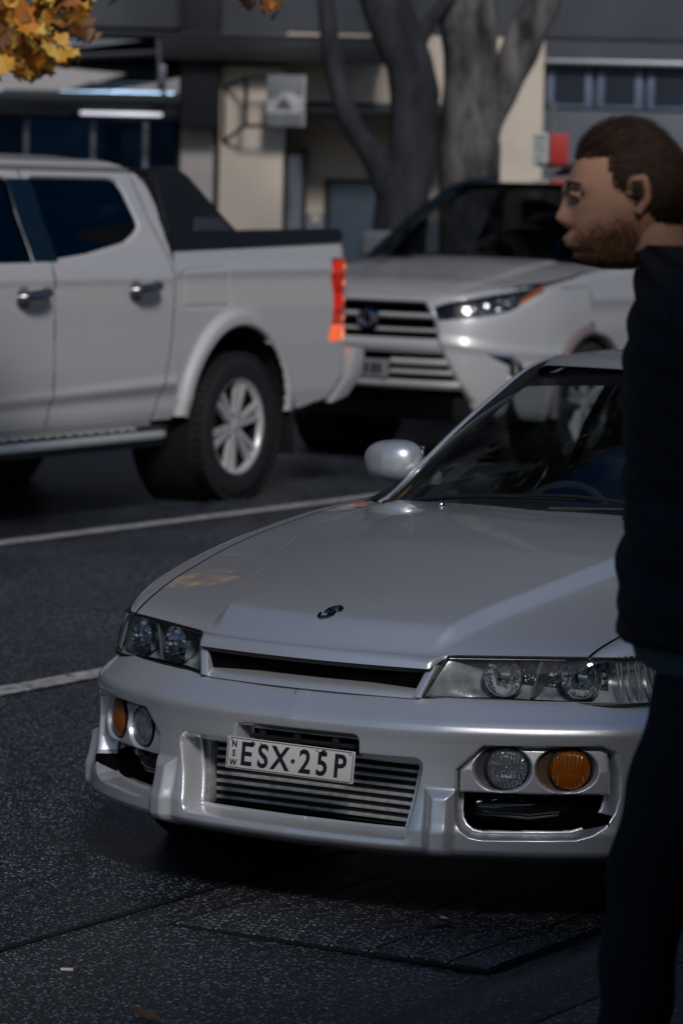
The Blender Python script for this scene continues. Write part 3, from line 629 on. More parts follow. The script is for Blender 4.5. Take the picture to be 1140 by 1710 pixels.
def utpanel(name, ys, zs, region, m=WHITE, mirror=True):
    Yp, Zp = np.meshgrid(ys, zs, indexing='ij'); Xp = tX(Zp)
    dR, dF = sdpoly(Yp, Zp, WINR), sdpoly(Yp, Zp, WINF); dw = np.minimum(dR, dF)
    Xp = Xp-.016*sstep(.006, -.012, dw)
    cr = .010*np.exp(-((Zp-(.62+.03*(Yp+1.2)))/.030)**2)-.012*np.exp(-((Zp-.56)/.05)**2)
    Xp = Xp+cr*(Zp < .8)+.006*np.exp(-((Zp-1.17)/.025)**2)
    keep = cmask((dw > -.013) & region(Yp, Zp)); out = []
    for sg in (1, -1): out.append(grid(name, np.stack([Xp*sg, Yp, Zp], -1), m, UT, keep))
    return out
zs_ut = np.concatenate([np.linspace(.43, 1.70, 230), np.linspace(1.705, 1.75, 10)])
def sr(z): return np.interp(z, [.43, .49, .60, .80, 1.0, 1.15, 1.30, 1.45, 1.66, 1.75], [-.86, -.835, -.785, -.725, -.690, -.675, -.70, -.745, -.79, -.80])   # rear door shut line
def sb(z): return np.interp(z, [.43, .60, 1.25, 1.75], [-1.79, -1.76, -1.745, -1.76])
def sf(z): return np.interp(z, [.43, 1.25, 1.75], [-2.80, -2.88, -2.95])
ysd = np.linspace(-3.0, -.58, 420)
ZT = 1.692
doorR = utpanel('rear_door', ysd, zs_ut, lambda y, z: (y < sr(z)-.001) & (y > sb(z)+.001) & (z < ZT) & (z > .452))
doorF = utpanel('front_door', ysd, zs_ut, lambda y, z: (y < sb(z)-.001) & (y > sf(z)+.001) & (z < ZT) & (z > .452))
utpanel('cab_pillar', ysd, zs_ut, lambda y, z: ((y >= sr(z)+.001) & (y < np.interp(z, [.43, 1.30, 1.52, 1.62, 1.68, 1.72, 1.75], [-.66, -.655, -.64, -.665, -.72, -.80, -.92])) & (z > .45) & (z < ZT)) | ((z >= ZT+.006) & (y < np.interp(z, [1.68, 1.72, 1.75], [-.72, -.80, -.92]))) )
utpanel('sill', ysd, np.linspace(.40, .448, 6), lambda y, z: y < -.84)
for sg in (1, -1):
    for (dl, win, nm) in ((doorR, WINR, 'window'), (doorF, WINF, 'window')):
        ys = np.linspace(min(p[0] for p in win)-.02, max(p[0] for p in win)+.02, 60); zs = np.linspace(1.22, 1.68, 40); Yp, Zp = np.meshgrid(ys, zs, indexing='ij')
        grid(nm, np.stack([(tX(Zp)-.014)*sg, Yp, Zp], -1), GLASSD, dl[0 if sg == 1 else 1], cmask(sdpoly(Yp, Zp, win) < .006))
    for (dl, yh, zh) in ((doorR, -.985, 1.118), (doorF, -1.955, 1.098)):
        d = dl[0 if sg == 1 else 1]
        h = MB().tube(curve3([(sg*.935, yh-.115, zh-.010), (sg*.975, yh-.085, zh-.004), (sg*.985, yh, zh+.004), (sg*.972, yh+.085, zh+.012), (sg*.932, yh+.115, zh+.014)], 16), .026, 12, flat=1.0).build('door_handle', mat('dark_chrome_handle', (.30, .30, .31), .22, .9), d)
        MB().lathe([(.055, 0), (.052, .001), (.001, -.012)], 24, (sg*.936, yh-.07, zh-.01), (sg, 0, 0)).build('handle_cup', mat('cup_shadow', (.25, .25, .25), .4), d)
# dark shut-line strips behind the gaps, B pillar trim
for sg in (1, -1):
    for fn in (sr, sb, sf):
        z = np.linspace(.50, ZT, 60); P = np.stack([np.stack([sg*(tX(z)-.012), fn(z)+dy, z], -1) for dy in (-.02, .02)], 1); grid('shut_line', P, SEAL, UT)
    P = np.stack([np.stack([sg*(tX(np.linspace(1.255, 1.65, 20))+.002), np.linspace(-1.745, -1.735, 20)*0-1.785+dy, np.linspace(1.255, 1.65, 20)], -1) for dy in (-.10, .10)], 1); grid('door_pillar_trim', P, BLACKG, UT)
    y = np.linspace(-2.9, -.60, 50); P = np.stack([np.stack([sg*(tX(np.full(50, ZT+.003))-.008), y, np.full(50, ZT+.003+dz)], -1) for dz in (-.02, .02)], 1); grid('shut_line', P, SEAL, UT)
# cab roof and back
xr = np.linspace(-1, 1, 41); yr = np.linspace(0, 1, 40); Xr, Tr = np.meshgrid(xr, yr, indexing='ij')
Yr = -2.25+1.58*Tr; Zr = 1.762-.022*np.abs(Xr)**3+.010*np.sin(np.pi*Tr)-.13*np.clip((Tr-.74)/.26, 0, 1)**2.6-.03*sstep(.1, 0, Tr)
grid('roof', np.stack([Xr*.615, Yr, Zr], -1), WHITE, UT)
MB().box((0, -.60, 1.15), (1.62, .03, .75), .02).build('cab_back', WHITE, UT)
MB().box((0, -.58, 1.50), (1.25, .02, .32), .03).build('rear_window', BLACKG, UT)
# windscreen, bonnet, nose
P = np.stack([np.stack([xr*(.66+.14*t), np.full_like(xr, -2.25-.75*t)+.05*np.abs(xr)**2, 1.74-.03*np.abs(xr)**3-.50*t], -1) for t in np.linspace(0, 1, 16)], 1); grid('windscreen', P, GLASSD, UT)
P = np.stack([np.stack([xr*(.84-.03*t), np.full_like(xr, -3.0-.95*t)+.18*np.abs(xr)**3*t, 1.22-.10*np.abs(xr)**3-.10*t-.12*t**6], -1) for t in np.linspace(0, 1, 24)], 1); grid('bonnet', P, WHITE, UT)
P = np.stack([np.stack([xr*.93, np.full_like(xr, -4.08+dy)+.42*np.abs(xr)**4, np.full_like(xr, z)], -1) for z, dy in ((.42, .06), (.5, .0), (.7, -.04), (.85, .02), (1.0, .06), (1.05, .12))], 1); grid('front_bumper', P, WHITE, UT)
MB().box((0, -4.06, .82), (1.1, .1, .26), .04).build('grille', BLACKG, UT)
for sg in (1, -1):
    MB().box((sg*.72, -3.98, .95), (.34, .2, .14), .04).build('headlight', mat('ute_headlight', (.5, .52, .55), .15, .3, coat=1), UT)
    Yp, Zp = np.meshgrid(np.linspace(-3.98, -2.89, 110), np.linspace(.45, 1.20, 75), indexing='ij'); d = np.hypot(Yp+3.13, Zp-.42)-.47
    grid('front_wing', np.stack([sg*(tX(Zp)+.03*sstep(.1, 0, d)-.10*sstep(-3.6, -4.0, Yp)), Yp, Zp], -1), WHITE, UT, cmask((d > 0) & (Yp < sf(Zp)-.004)))
    MB().box((sg*1.02, -2.62, 1.22), (.20, .11, .18), .05).build('door_mirror', WHITE, UT)
# tray side
def rb(y): return np.interp(y, [-.66, 0, 1.06], [1.300, 1.318, 1.350])
ARC = (-.03, .425, .478)
yb = np.linspace(-.665, 1.185, 200); tz = np.linspace(0, 1, 110)
BODY = [(-.648, .46), (-.648, 1.5), (1.10, 1.5), (1.165, 1.20), (1.18, .80), (1.10, .66), (.93, .50), (.62, .452), (.40, .446)]
TLAMP = [(.945, 1.25), (1.3, 1.25), (1.3, .80), (.895, .808), (.94, .93), (.952, 1.05), (.932, 1.15)]
for sg in (1, -1):
    Yp, Tp = np.meshgrid(yb, tz, indexing='ij'); Zp = .44+(rb(Yp)-.44)*Tp
    Xp = np.interp(Zp, [.44, .55, .8, 1.0, 1.2, 1.30, 1.35], [.885, .905, .915, .912, .900, .888, .870])
    d = np.hypot(Yp-ARC[0], Zp-ARC[1])-ARC[2]
    Xp = Xp+.036*sstep(.105, .065, d)*np.where(d > -.02, 1, 1)-.02*sstep(.02, 0, d)
    Xp = Xp-.07*sstep(1.02, 1.19, Yp)**2+.008*np.exp(-((Zp-1.20)/.03)**2)*(Yp < .95)
    ff = np.abs(sdpoly(Yp, Zp, [(-.56, 1.03), (-.57, 1.19), (-.55, 1.205), (-.17, 1.215), (-.14, 1.20), (-.13, 1.03), (-.15, 1.015), (-.54, 1.015)])); Xp = Xp-.006*sstep(.010, .002, ff)
    dB = sdpoly(Yp, Zp, BODY); dT = sdpoly(Yp, Zp, TLAMP)
    td = grid('tray_side', np.stack([Xp*sg, Yp, Zp], -1), WHITE, UT, cmask((d > 0) & (dB < .003) & (dT > -.001)))
    # tail lamp, in four stacked segments
    TL = bpy.data.objects.new('tail_lamp', None); col.objects.link(TL); TL.parent = UT
    zz_ = [1.25, 1.165, 1.08, .97, .90, .803]
    base = MB()
    for i in range(5):
        za, zb_ = zz_[i]-.004, zz_[i+1]+.004
        P = np.stack([np.stack([sg*(.905-.07*sstep(1.02, 1.19, np.interp(np.linspace(za, zb_, 8), [.803, .93, 1.05, 1.15, 1.25], [.898, .942, .952, .934, .947])+dy)**2+bl), np.interp(np.linspace(za, zb_, 8), [.803, .93, 1.05, 1.15, 1.25], [.898, .942, .952, .934, .947])+dy, np.linspace(za, zb_, 8)], -1) for dy, bl in ((0, .0), (.008, .010), (.08, .014), (.18, .006), (.235, -.01), (.25, -.10))], 1)
        emi = (.95, .035, .008) if i in (0, 1, 2, 4) else (.9, .09, .03)
        grid('lamp_segment', P, mat('tail_glow%d' % i, (.30, .012, .008), .15, coat=1, emis=(1.0, .16, .05) if i == 4 else emi, es=(.45, .26, .40, .24, .95)[i]), TL)
    for zq_ in (1.21, 1.12, 1.03, .93, .85): MB().lathe([(.001, .010), (.010, .006), (.012, 0)], 10, (sg*.900, 1.06, zq_), (sg, 0, 0)).build('lamp_bulb', mat('lamp_hot', (.8, .3, .1), .3, emis=(1.0, .30, .08), es=1.6), TL)
    MB().box((sg*.84, 1.08, 1.03), (.05, .16, .44), .01).build('lamp_back', mat('lamp_red_back', (.10, .005, .004), .4), TL)
    # black rail cap, sports bar, liner, mud flap, lamps
    y = np.linspace(-.655, 1.06, 40); rp = rb(y)
    top = np.where(y < 1.0, rp+.082-.02*(y/1.06).clip(0, 1), rp+.062)
    P = np.stack([np.stack([np.full_like(y, sg*x), y, z], -1) for x, z in ((.872, rp-.006), (.897, rp+.004), (.893, rp+.03), (.868, top), (.80, top+.002), (.78, rp-.02))], 1)
    grid('tray_rail', P, BLACKP, UT, sharp=40)
    SB = [(-.645, 1.31), (-.60, 1.688), (-.56, 1.712), (-.36, 1.708), (-.30, 1.682), (-.07, 1.475), (.02, 1.40), (.02, 1.33)]
    xo = lambda z: .885-.40*max(0, z-1.33)**1.0*.95
    MB().prism(SB, lambda a, z, sg=sg: (sg*xo(z), a, z), lambda a, z, sg=sg: (sg*(xo(z)-.09), a, z)).build('sports_bar', BLACKP, UT, bev=.012)
    MB().prism([(-.40, 1.40), (-.36, 1.47), (-.12, 1.47), (-.04, 1.40)], lambda a, z, sg=sg: (sg*(xo(z)+.006), a, z), lambda a, z, sg=sg: (sg*(xo(z)-.01), a, z)).build('bar_insert', mat('bar_grey', (.05, .052, .055), .4), UT, bev=.006)
    MB().lathe([(ARC[2]+.01, .0), (ARC[2]+.01, -.34), (.05, -.34)], 44, (sg*.90, ARC[0], ARC[1]), (sg, 0, 0)).build('wheel_liner', LINER, UT)
    MB().box((sg*.80, .52, .36), (.26, .012, .30), .004).build('mud_flap', BLACKP, UT)
    wheel(UT, (sg*.79, 0, .385), sg, .385, .240, .248, 6)
    wheel(UT, (sg*.785, -3.13, .385), sg, .385, .265, .245, 6)
    # running board
    RB = bpy.data.objects.new('running_board', None); col.objects.link(RB); RB.parent = UT
    MB().box((sg*.945, -1.75, .415), (.14, 1.80, .035), .014).build('tread', BLACKP, RB)
    MB().tube(curve3([(sg*.88, -.83, .40), (sg*.95, -.85, .395), (sg*1.005, -.90, .392), (sg*1.012, -1.2, .390), (sg*1.012, -2.55, .385), (sg*.95, -2.66, .39)], 40), .024, 10).build('step_tube', ALLOY, RB)
    MB().tube([(sg*.985, -.88, .352), (sg*.985, -2.6, .345)], .020, 8).build('lower_tube', ALLOYD, RB)
    for k in range(15): MB().box((sg*1.0, -1.18-.092*k, .430), (.05, .045, .014), .004).build('tread_pad', ALLOY, RB)
    # rear bumper end
    MB().prism([(1.20, .765), (1.27, .765), (1.30, .745), (1.285, .62), (1.12, .50), (.95, .468), (.955, .49), (1.10, .60)], lambda a, z, sg=sg: (sg*.915, a, z), lambda a, z, sg=sg: (sg*.55, a+.04, z)).build('bumper_corner', mat('bumper_silver', (.60, .59, .58), .3, .35, coat=.8), UT, bev=.02)
MB().box((0, 1.19, .62), (1.15, .16, .20), .03).build('rear_bumper', mat('bumper_silver', (.5, .5, .5), .3), UT)
MB().box((0, 1.12, 1.06), (1.56, .06, .56), .02).build('tailgate', WHITE, UT)
MB().box((0, .22, 1.352), (1.58, 1.62, .03), .01).build('tonneau_cover', BLACKP, UT)
MB().box((0, -.45, 1.69), (1.44, .20, .045), .02).build('sports_bar_bridge', BLACKP, UT)
MB().box((0, .15, .62), (1.50, 1.75, .30), 0).build('chassis', VOID, UT)
MB().box((0, -1.9, .58), (1.60, 2.4, .26), 0).build('floorpan', VOID, UT)
MB().box((0, -1.9, 1.0), (1.3, .5, .6), .08).build('seats', FABRIC, UT)

# ------------------------------------------------------------------ the pearl-white SUV behind it (origin under its front axle)
SU = empty('suv', (.678, 22.656, .117), -.5713); SU.scale = (1, 1, 1.022)
tag(SU, 'pearl white SUV with wide barred grille waiting behind the pickup truck', 'SUV')
_q = np.array([(0, -1.02), (.25, -1.01), (.42, -.985), (.58, -.92), (.72, -.80), (.83, -.64), (.91, -.45), (.945, -.25), (.955, 0)])
_qs = np.concatenate([[0], np.cumsum(np.linalg.norm(np.diff(_q, axis=0), axis=1))]); _qx, _qy = pch(_qs, _q[:, 0]), pch(_qs, _q[:, 1])
def souter(s):
    a = np.abs(s); e = 1e-3; x, y = _qx(a), _qy(a); dx, dy = _qx(a+e)-_qx(np.maximum(a-e, 0)), _qy(a+e)-_qy(np.maximum(a-e, 0)); l = np.hypot(dx, dy)+1e-12
    dx = np.where(a < .02, 1, dx/l); dy = np.where(a < .02, 0, dy/l); sg = np.where(s < 0, -1, 1); return x*sg, y, dy*sg, -dx
def splace(s, z, o): x, y, nx, ny = souter(s); return np.stack([x+nx*o, y+ny*o, z+0*x], -1)
sB = pch([.22, .28, .34, .42, .55, .70, .82, .90, .97, 1.02, 1.06], [-.14, -.06, -.02, 0, .012, .006, -.010, -.030, -.06, -.10, -.15])
def sBf(s, z): return sB(z)*(1-.85*sstep(.75, 1.25, np.abs(s))*(np.asarray(z) > .6))
GR = [(-.2, .955), (.36, .955), (.435, .86), (.46, .79), (.47, .72), (.60, .47), (-.2, .468)]
INT = [(-.2, .475), (.60, .475), (.66, .385), (.655, .33), (-.2, .33)]
HLp = [(.415, .925), (.50, .955), (.66, .985), (.80, 1.02), (.905, 1.055), (.915, 1.03), (.86, .955), (.80, .905), (.70, .875), (.45, .842)]
FOGp = [(.70, .655), (.80, .648), (.835, .60), (.845, .50), (.80, .49), (.795, .60), (.74, .64)]
SARC = (0., .36, .415)
ssv = np.linspace(-float(_qs[-1])+.0, float(_qs[-1]), 330); zsv = np.linspace(.24, 1.06, 120); S, Z = np.meshgrid(ssv, zsv, indexing='ij'); Xq, Yq, _, _ = souter(S); aX = np.abs(Xq)
dG = np.minimum(sdpoly(aX, Z, GR), sdpoly(aX, Z, INT)); dH = sdpoly(aX, Z, HLp); dF = sdpoly(aX, Z, FOGp)
topz = np.interp(aX, [0, .36, .5, .66, .80, .95], [.972, .975, .99, 1.012, 1.04, 1.06]); d = np.hypot(Yq-SARC[0], Z-SARC[1])-SARC[2]
off = sBf(S, Z)-.03*sstep(.006, -.02, dG)-.010*sstep(.004, -.008, dH)-.05*sstep(.01, -.02, dF)+.02*sstep(.06, .0, d)+.012*np.exp(-((Z-.80+.15*aX)/.03)**2)*(aX > .45)
grid('front_bumper', splace(S, Z, off), PEARL, SU, cmask((dG > -.022) & (dH > -.009) & (Z < topz) & (d > 0) & (Z > np.interp(aX, [.5, .62, .66, .95], [.45, .40, .33, .26]))))
MB().box((0, -.70, .62), (1.0, .40, .68), 0).build('grille_cavity', VOID, SU)
# grille bars
for (z0_, z1_, xa, xb, m_) in ((.935, .955, 0, .36, ALLOYD), (.855, .887, 0, .425, ALLOY), (.776, .800, 0, .455, ALLOY), (.660, .742, 0, .49, PEARL), (.588, .626, .16, .525, ALLOY), (.534, .562, .16, .555, ALLOY), (.466, .502, 0, .60, ALLOY)):
    for sg in (-1, 1):
        s_ = np.linspace(xa, xb, 30)*sg; zc = np.linspace(0, 1, 5); Sx, Tz = np.meshgrid(s_, zc, indexing='ij')
        P = splace(Sx, z0_+(z1_-z0_)*Tz, sB(z0_)-.030+.022*np.sin(np.pi*Tz)); grid('grille_bar', P, m_, SU)
MB().lathe([(.075, 0), (.075, .012), (.06, .018), (.055, .010), (.001, .010)], 30, (0, -1.0, .845), (0, -1, 0)).build('badge', mat('badge_dark', (.05, .06, .08), .15, 1.), SU)
bd_ = MB().tube([(.062*math.cos(a), -1.022, .845+.042*math.sin(a)) for a in np.linspace(0, 2*math.pi, 25)[:-1]], .008, 6, closed=True); bd_.tube([(.03*math.cos(a), -1.022, .845+.040*math.sin(a)) for a in np.linspace(0, 2*math.pi, 25)[:-1]], .006, 6, closed=True); bd_.build('badge_rings', CHROME, SU)
MB().box((-.03, -1.02, .562), (.372, .006, .107), .004).build('number_plate', mat('suv_plate', (.22, .23, .24), .5), SU)
pb = MB()
for k, xw in enumerate((-.13, -.08, -.03, .03, .08, .12)): pb.box((-.03+xw, -1.0245, .562), (.030, .002, .060), .0); 
pb.build('plate_characters', mat('plate_ink', (.03, .03, .035), .5), SU)['kind'] = 'stuff'
for sg in (-1, 1):
    HLs = bpy.data.objects.new('headlight', None); col.objects.link(HLs); HLs.parent = SU
    s_ = np.linspace(.38, 1.28, 80)*sg; z_ = np.linspace(.83, 1.065, 40); Sx, Zx = np.meshgrid(s_, z_, indexing='ij'); xx = np.abs(souter(Sx)[0])
    grid('lens', splace(Sx, Zx, sBf(Sx, Zx)-.006), GLASSC, HLs, cmask(sdpoly(xx, Zx, HLp) < .003))
    grid('housing', splace(Sx, Zx, sBf(Sx, Zx)-.055), mat('suv_lamp_black', (.012, .012, .014), .2, coat=.5), HLs, cmask(sdpoly(xx, Zx, HLp) < .02))
    for (sv_, zv, r_) in ((.52, .895, .036), (.66, .905, .042), (.76, .918, .042), (.86, .945, .040), (.94, .965, .034)):
        p_ = splace(np.array(sv_*sg), np.array(zv), np.array(float(sBf(sv_, zv))-.050)); x, y, nx, ny = [float(v) for v in souter(np.array(sv_*sg))]
        MB().lathe([(r_, .03), (r_*.8, .008), (r_*.4, -.006), (.001, -.008)], 9, tuple(p_), (nx, ny, .1)).build('reflector', CHROME, HLs, sharp=4)
    am = splace(np.linspace(.98, 1.16, 12)[:, None]*sg+np.zeros((1, 4)), np.linspace(.945, 1.035, 12)[:, None]+np.linspace(0, .032, 4)[None, :], np.array(-.030)+np.zeros((12, 4))); grid('indicator', am, mat('suv_amber', (.45, .13, .03), .3, coat=.5), HLs)
    am = splace(np.linspace(.97, 1.10, 12)[:, None]*sg+np.zeros((1, 4)), np.linspace(.925, .985, 12)[:, None]+np.linspace(0, .020, 4)[None, :], np.array(-.028)+np.zeros((12, 4))); grid('light_guide', am, mat('light_guide', (.8, .75, .68), .25, .2), HLs)
    sF = np.linspace(.76, 1.06, 60)*sg; zF = np.linspace(.47, .67, 50); SF, ZF = np.meshgrid(sF, zF, indexing='ij'); grid('fog_recess', splace(SF, ZF, sBf(SF, ZF)-.004+.006), BLACKG, SU, cmask(sdpoly(np.abs(souter(SF)[0]), ZF, FOGp) < .002))
    fpts = [tuple(splace(np.array(a*sg), np.array(z), np.array(.010))) for a, z in ((.80, .655), (.90, .645), (.935, .60), (.945, .53))]
    MB().tube(curve3(fpts, 14), .012, 8).build('fog_trim', CHROME, SU)
    pf = splace(np.array(.915*sg), np.array(.495), np.array(.0)); MB().lathe([(.045, .0), (.042, .012), (.02, .02), (.001, .021)], 20, tuple(pf), (sg*.7, -.7, 0)).build('fog_lamp', CHROME, SU)
    # wing and doors
    sX = lambda y, z: np.interp(z, [.22, .34, .60, .80, 1.0, 1.10, 1.18], [.90, .925, .95, .955, .945, .925, .89])-.10*sstep(-.25, -.75, y)*(z > .8)
    ysu = np.linspace(-.42, 4.0, 330); zsu = np.linspace(.24, 1.19, 90); Yp, Zp = np.meshgrid(ysu, zsu, indexing='ij')
    d1 = np.hypot(Yp-SARC[0], Zp-SARC[1])-SARC[2]; d2 = np.hypot(Yp-2.79, Zp-SARC[1])-SARC[2]; dm = np.minimum(d1, d2)
    hoodline = np.interp(Yp, [-.5, -.42, 0, .45, .7, 4], [1.05, 1.065, 1.13, 1.175, 1.18, 1.19]); Xp = sX(Yp, Zp)+.03*sstep(.085, .06, dm)
    Xp = Xp-.035*sstep(.05, 0, hoodline-Zp)**2+.010*np.exp(-((Zp-.98)/.04)**2)
    cut = (dm > 0) & (Zp <= hoodline)
    for (a_, b_, nm) in ((-.42, .70, 'front_wing'), (.708, 1.72, 'front_door'), (1.728, 2.50, 'rear_door'), (2.508, 4.0, 'rear_quarter')):
        m_ = (Yp >= a_) & (Yp <= b_)
        if nm == 'front_wing': m_ = m_ & ((Yp > -.34) | (Zp > 1.05))
        if nm == 'front_wing': m_ = m_ & ((Yp > -.02) | (Zp > 1.045))
        og = grid(nm, np.stack([Xp*sg, Yp, Zp], -1), PEARL, SU, cmask(cut & m_))
        if 'door' in nm: MB().tube([(sg*.955, b_-.28, 1.05), (sg*.985, b_-.22, 1.055), (sg*.985, b_-.12, 1.06), (sg*.955, b_-.06, 1.062)], .016, 8).build('door_handle', PEARL, og)
    for yc in (0., 2.79):
        a_ = np.linspace(R_(-8), R_(188), 50); P = np.stack([np.stack([np.full(50, sg*x), yc+r_*np.cos(a_), SARC[1]+r_*np.sin(a_)], -1) for x, r_ in ((.90, .405), (.968, .405), (.980, .425), (.975, .468), (.95, .474))], 1)
        grid('arch_trim', P, mat('arch_trim', (.22, .17, .17), .5), SU)
        MB().lathe([(.42, .0), (.42, -.32), (.05, -.32)], 40, (sg*.93, yc, SARC[1]), (sg, 0, 0)).build('wheel_liner', LINER, SU)
        wheel(SU, (sg*.83, yc, .36), sg, .372, .235, .252, 5, tread=False)
    # glasshouse
    rl = pch([.35, .8, 1.05, 1.5, 2.3, 3.2, 3.7], [1.20, 1.46, 1.60, 1.655, 1.665, 1.62, 1.50]); Yg2, T1 = np.meshgrid(np.linspace(.38, 3.9, 160), np.linspace(0, 1, 30), indexing='ij')
    tz_ = rl(Yg2); tx_ = np.interp(Yg2, [.35, 1.05, 1.5, 3.7], [.82, .66, .66, .66]); bz_ = np.interp(Yg2, [.3, .7, 4], [1.172, 1.18, 1.19]); bx_ = .885+0*Yg2
    P = np.stack([sg*(bx_+(tx_-bx_)*T1), Yg2, bz_+(tz_-bz_)*T1], -1); hh_ = (tz_-bz_)*T1
    g_a = (Yg2 > .86) & (Yg2 < 1.66) & (tz_-bz_-hh_ > .05) & (hh_ > .01); g_b = (Yg2 > 1.76) & (Yg2 < 2.62) & (tz_-bz_-hh_ > .05) & (hh_ > .01); g_c = (Yg2 > 2.72) & (Yg2 < 3.5-.5*hh_) & (tz_-bz_-hh_ > .05) & (hh_ > .01)
    ms = [cmask(q) for q in (g_a, g_b, g_c)]
    grid('side_window', P, GLASSU, SU, ms[0]); grid('side_window', P, GLASSD, SU, ms[1]); grid('side_window', P, GLASSD, SU, ms[2])
    oth = ~(ms[0] | ms[1] | ms[2]); dk = cmask((Yg2 > .62) & (Yg2 < 3.0) & (tz_-bz_-hh_ > .03)); grid('window_surround', P, BLACKG, SU, oth & dk); grid('cab_pillar', P, PEARL, SU, oth & ~dk)
    MB().tube(curve3([(sg*.845, .30, 1.155), (sg*.80, .52, 1.30), (sg*.735, .82, 1.48), (sg*.665, 1.07, 1.615), (sg*.64, 1.5, 1.67)], 24), .028, 10).build('windscreen_pillar', BLACKG, SU)
    MM = bpy.data.objects.new('door_mirror', None); col.objects.link(MM); MM.parent = SU; MM.location = (sg*1.02, .72, 1.235)
    MB().box((0, 0, 0), (.25, .13, .19), .055, seg=4).build('mirror_shell', mat('mirror_shaded_pearl', (.16, .17, .18), .3, coat=.6), MM); MB().box((-sg*.12, .02, -.06), (.12, .07, .05), .02).build('mirror_stalk', BLACKG, MM)  # pearl shell painted grey for the shade it stands in
# bonnet, windscreen, roof
xr = np.linspace(-1, 1, 81); tr_ = np.linspace(0, 1, 60); Xr, Tr = np.meshgrid(xr, tr_, indexing='ij'); aR = np.abs(Xr)
yf = -.945+.30*aR**3+.22*sstep(.8, 1., aR); yb_ = .30+.06*aR**2*0-.02; yb_ = .36-.10*(1-aR**2); Yr = yf+(yb_-yf)*Tr; half = np.interp(Tr, [0, .25, 1], [.74, .86, .875]); Xr2 = Xr*half
z_e = np.interp(Yr, [-1., -.9, -.8, -.42, 0, .45], [.968, .985, 1.01, 1.062, 1.128, 1.172])
Zr = z_e+.030*(1-aR**2)*np.clip(Tr*4, 0, 1)+.012*sstep(.62, .56, aR)*sstep(0, .2, Tr)-.012*sstep(.03, 0, Tr)
grid('bonnet', np.stack([Xr2, Yr, Zr], -1), PEARL, SU)
P = np.stack([np.stack([xr*(.82-.17*t), .28+.72*t+.14*np.abs(xr)**2, 1.180+.455*t-.02*np.abs(xr)**2+.03*math.sin(math.pi*t)], -1) for t in np.linspace(0, 1, 20)], 1); grid('windscreen', P, GLASSU, SU)
P = np.stack([np.stack([xr*.665, .98+.14*np.abs(xr)**2+2.7*t, 1.640-.02*np.abs(xr)**3+.075*math.sin(math.pi*min(1, t*1.0+.06)*.75)-.05*t], -1) for t in np.linspace(0, 1, 30)], 1); grid('roof', P, PEARL, SU)
P2 = P.copy(); P2[..., 2] -= .04; P2[..., 1] += .04; grid('headliner', P2, INTER, SU)
MB().prism([(-.10, 0), (.06, .05), (.10, .05), (.13, 0)], lambda a, z: (-.03, 1.25+a, 1.70+z), lambda a, z: (.05, 1.25+a, 1.70+z)).build('roof_rack_foot', BLACKP, SU, bev=.01)
MB().box((0.01, 1.22, 1.765), (.16, .30, .02), .008).build('roof_pod', BLACKP, SU)
MB().box((0, .62, 1.10), (1.5, .5, .16), .06).build('dashboard', INTER, SU)
for sg in (-1, 1):
    SE = bpy.data.objects.new('front_seat', None); col.objects.link(SE); SE.parent = SU
    MB().box((sg*.38, 1.62, 1.05), (.50, .14, .62), .06).build('backrest', FABRIC, SE); MB().box((sg*.38, 1.66, 1.46), (.26, .10, .17), .04).build('headrest', FABRIC, SE)
MB().box((0, 2.6, 1.0), (1.4, .2, .7), .06).build('rear_seat', FABRIC, SU)
MB().box((0, 3.96, .85), (1.6, .08, 1.1), .05).build('tailgate', PEARL, SU)
MB().box((0, 1.4, .42), (1.62, 4.2, .25), 0).build('floorpan', VOID, SU); MB().box((0, -.72, .34), (1.30, .25, .16), .03).build('lower_valance', BLACKP, SU)
st = MB().tube([(-.38+.18*math.cos(a), 1.05+.18*math.sin(a)*.35, 1.14+.18*math.sin(a)*.9) for a in np.linspace(0, 2*math.pi, 25)[:-1]], .015, 8, closed=True); st.build('steering_wheel', INTER, SU)
#PART4
# ------------------------------------------------------------------ the building across the street (front face at world y = FY)
FY = 31.0
def fx(px, py=200): return at(px, py, FY).x
def fz(px, py): return at(px, py, FY).z
CREAM = mat('cream_render', (.70, .60, .49), .85, var=.14, vs=1.6, bump=.25, bs=30)  # cream made warmer to carry local lamp light
GREYW = mat('darkened_grey_render', (.085, .093, .108), .85, var=.25, vs=1.2, bump=.3, bs=25)  # dark tone carries the night shade of the upper wall
DARKST = mat('dark_steel', (.018, .020, .023), .5, .2, bump=.2, bs=60)
BLUED = mat('blue_door_paint', (.055, .085, .12), .45, var=.15, vs=5)
BLUEF = mat('blue_frame_paint', (.15, .19, .27), .5, var=.15, vs=6)
SHOPIN = mat('shop_interior', (.05, .06, .07), .8, var=.5, vs=3)
FAB = mat('awning_canvas', (.46, .44, .43), .85, var=.12, vs=4, bump=.2, bs=60)
BLD = empty('shop_building', (0, FY, 0)); tag(BLD, 'cream rendered shop building with dark awning and louvred windows across the street', 'building')
def part(name, x0, x1, y0, y1, z0, z1, m, parent=BLD, bev=.012):
    return MB().box(((x0+x1)/2, (y0+y1)/2, (z0+z1)/2), (x1-x0, y1-y0, z1-z0), bev).build(name, m, parent)
GZ = .16
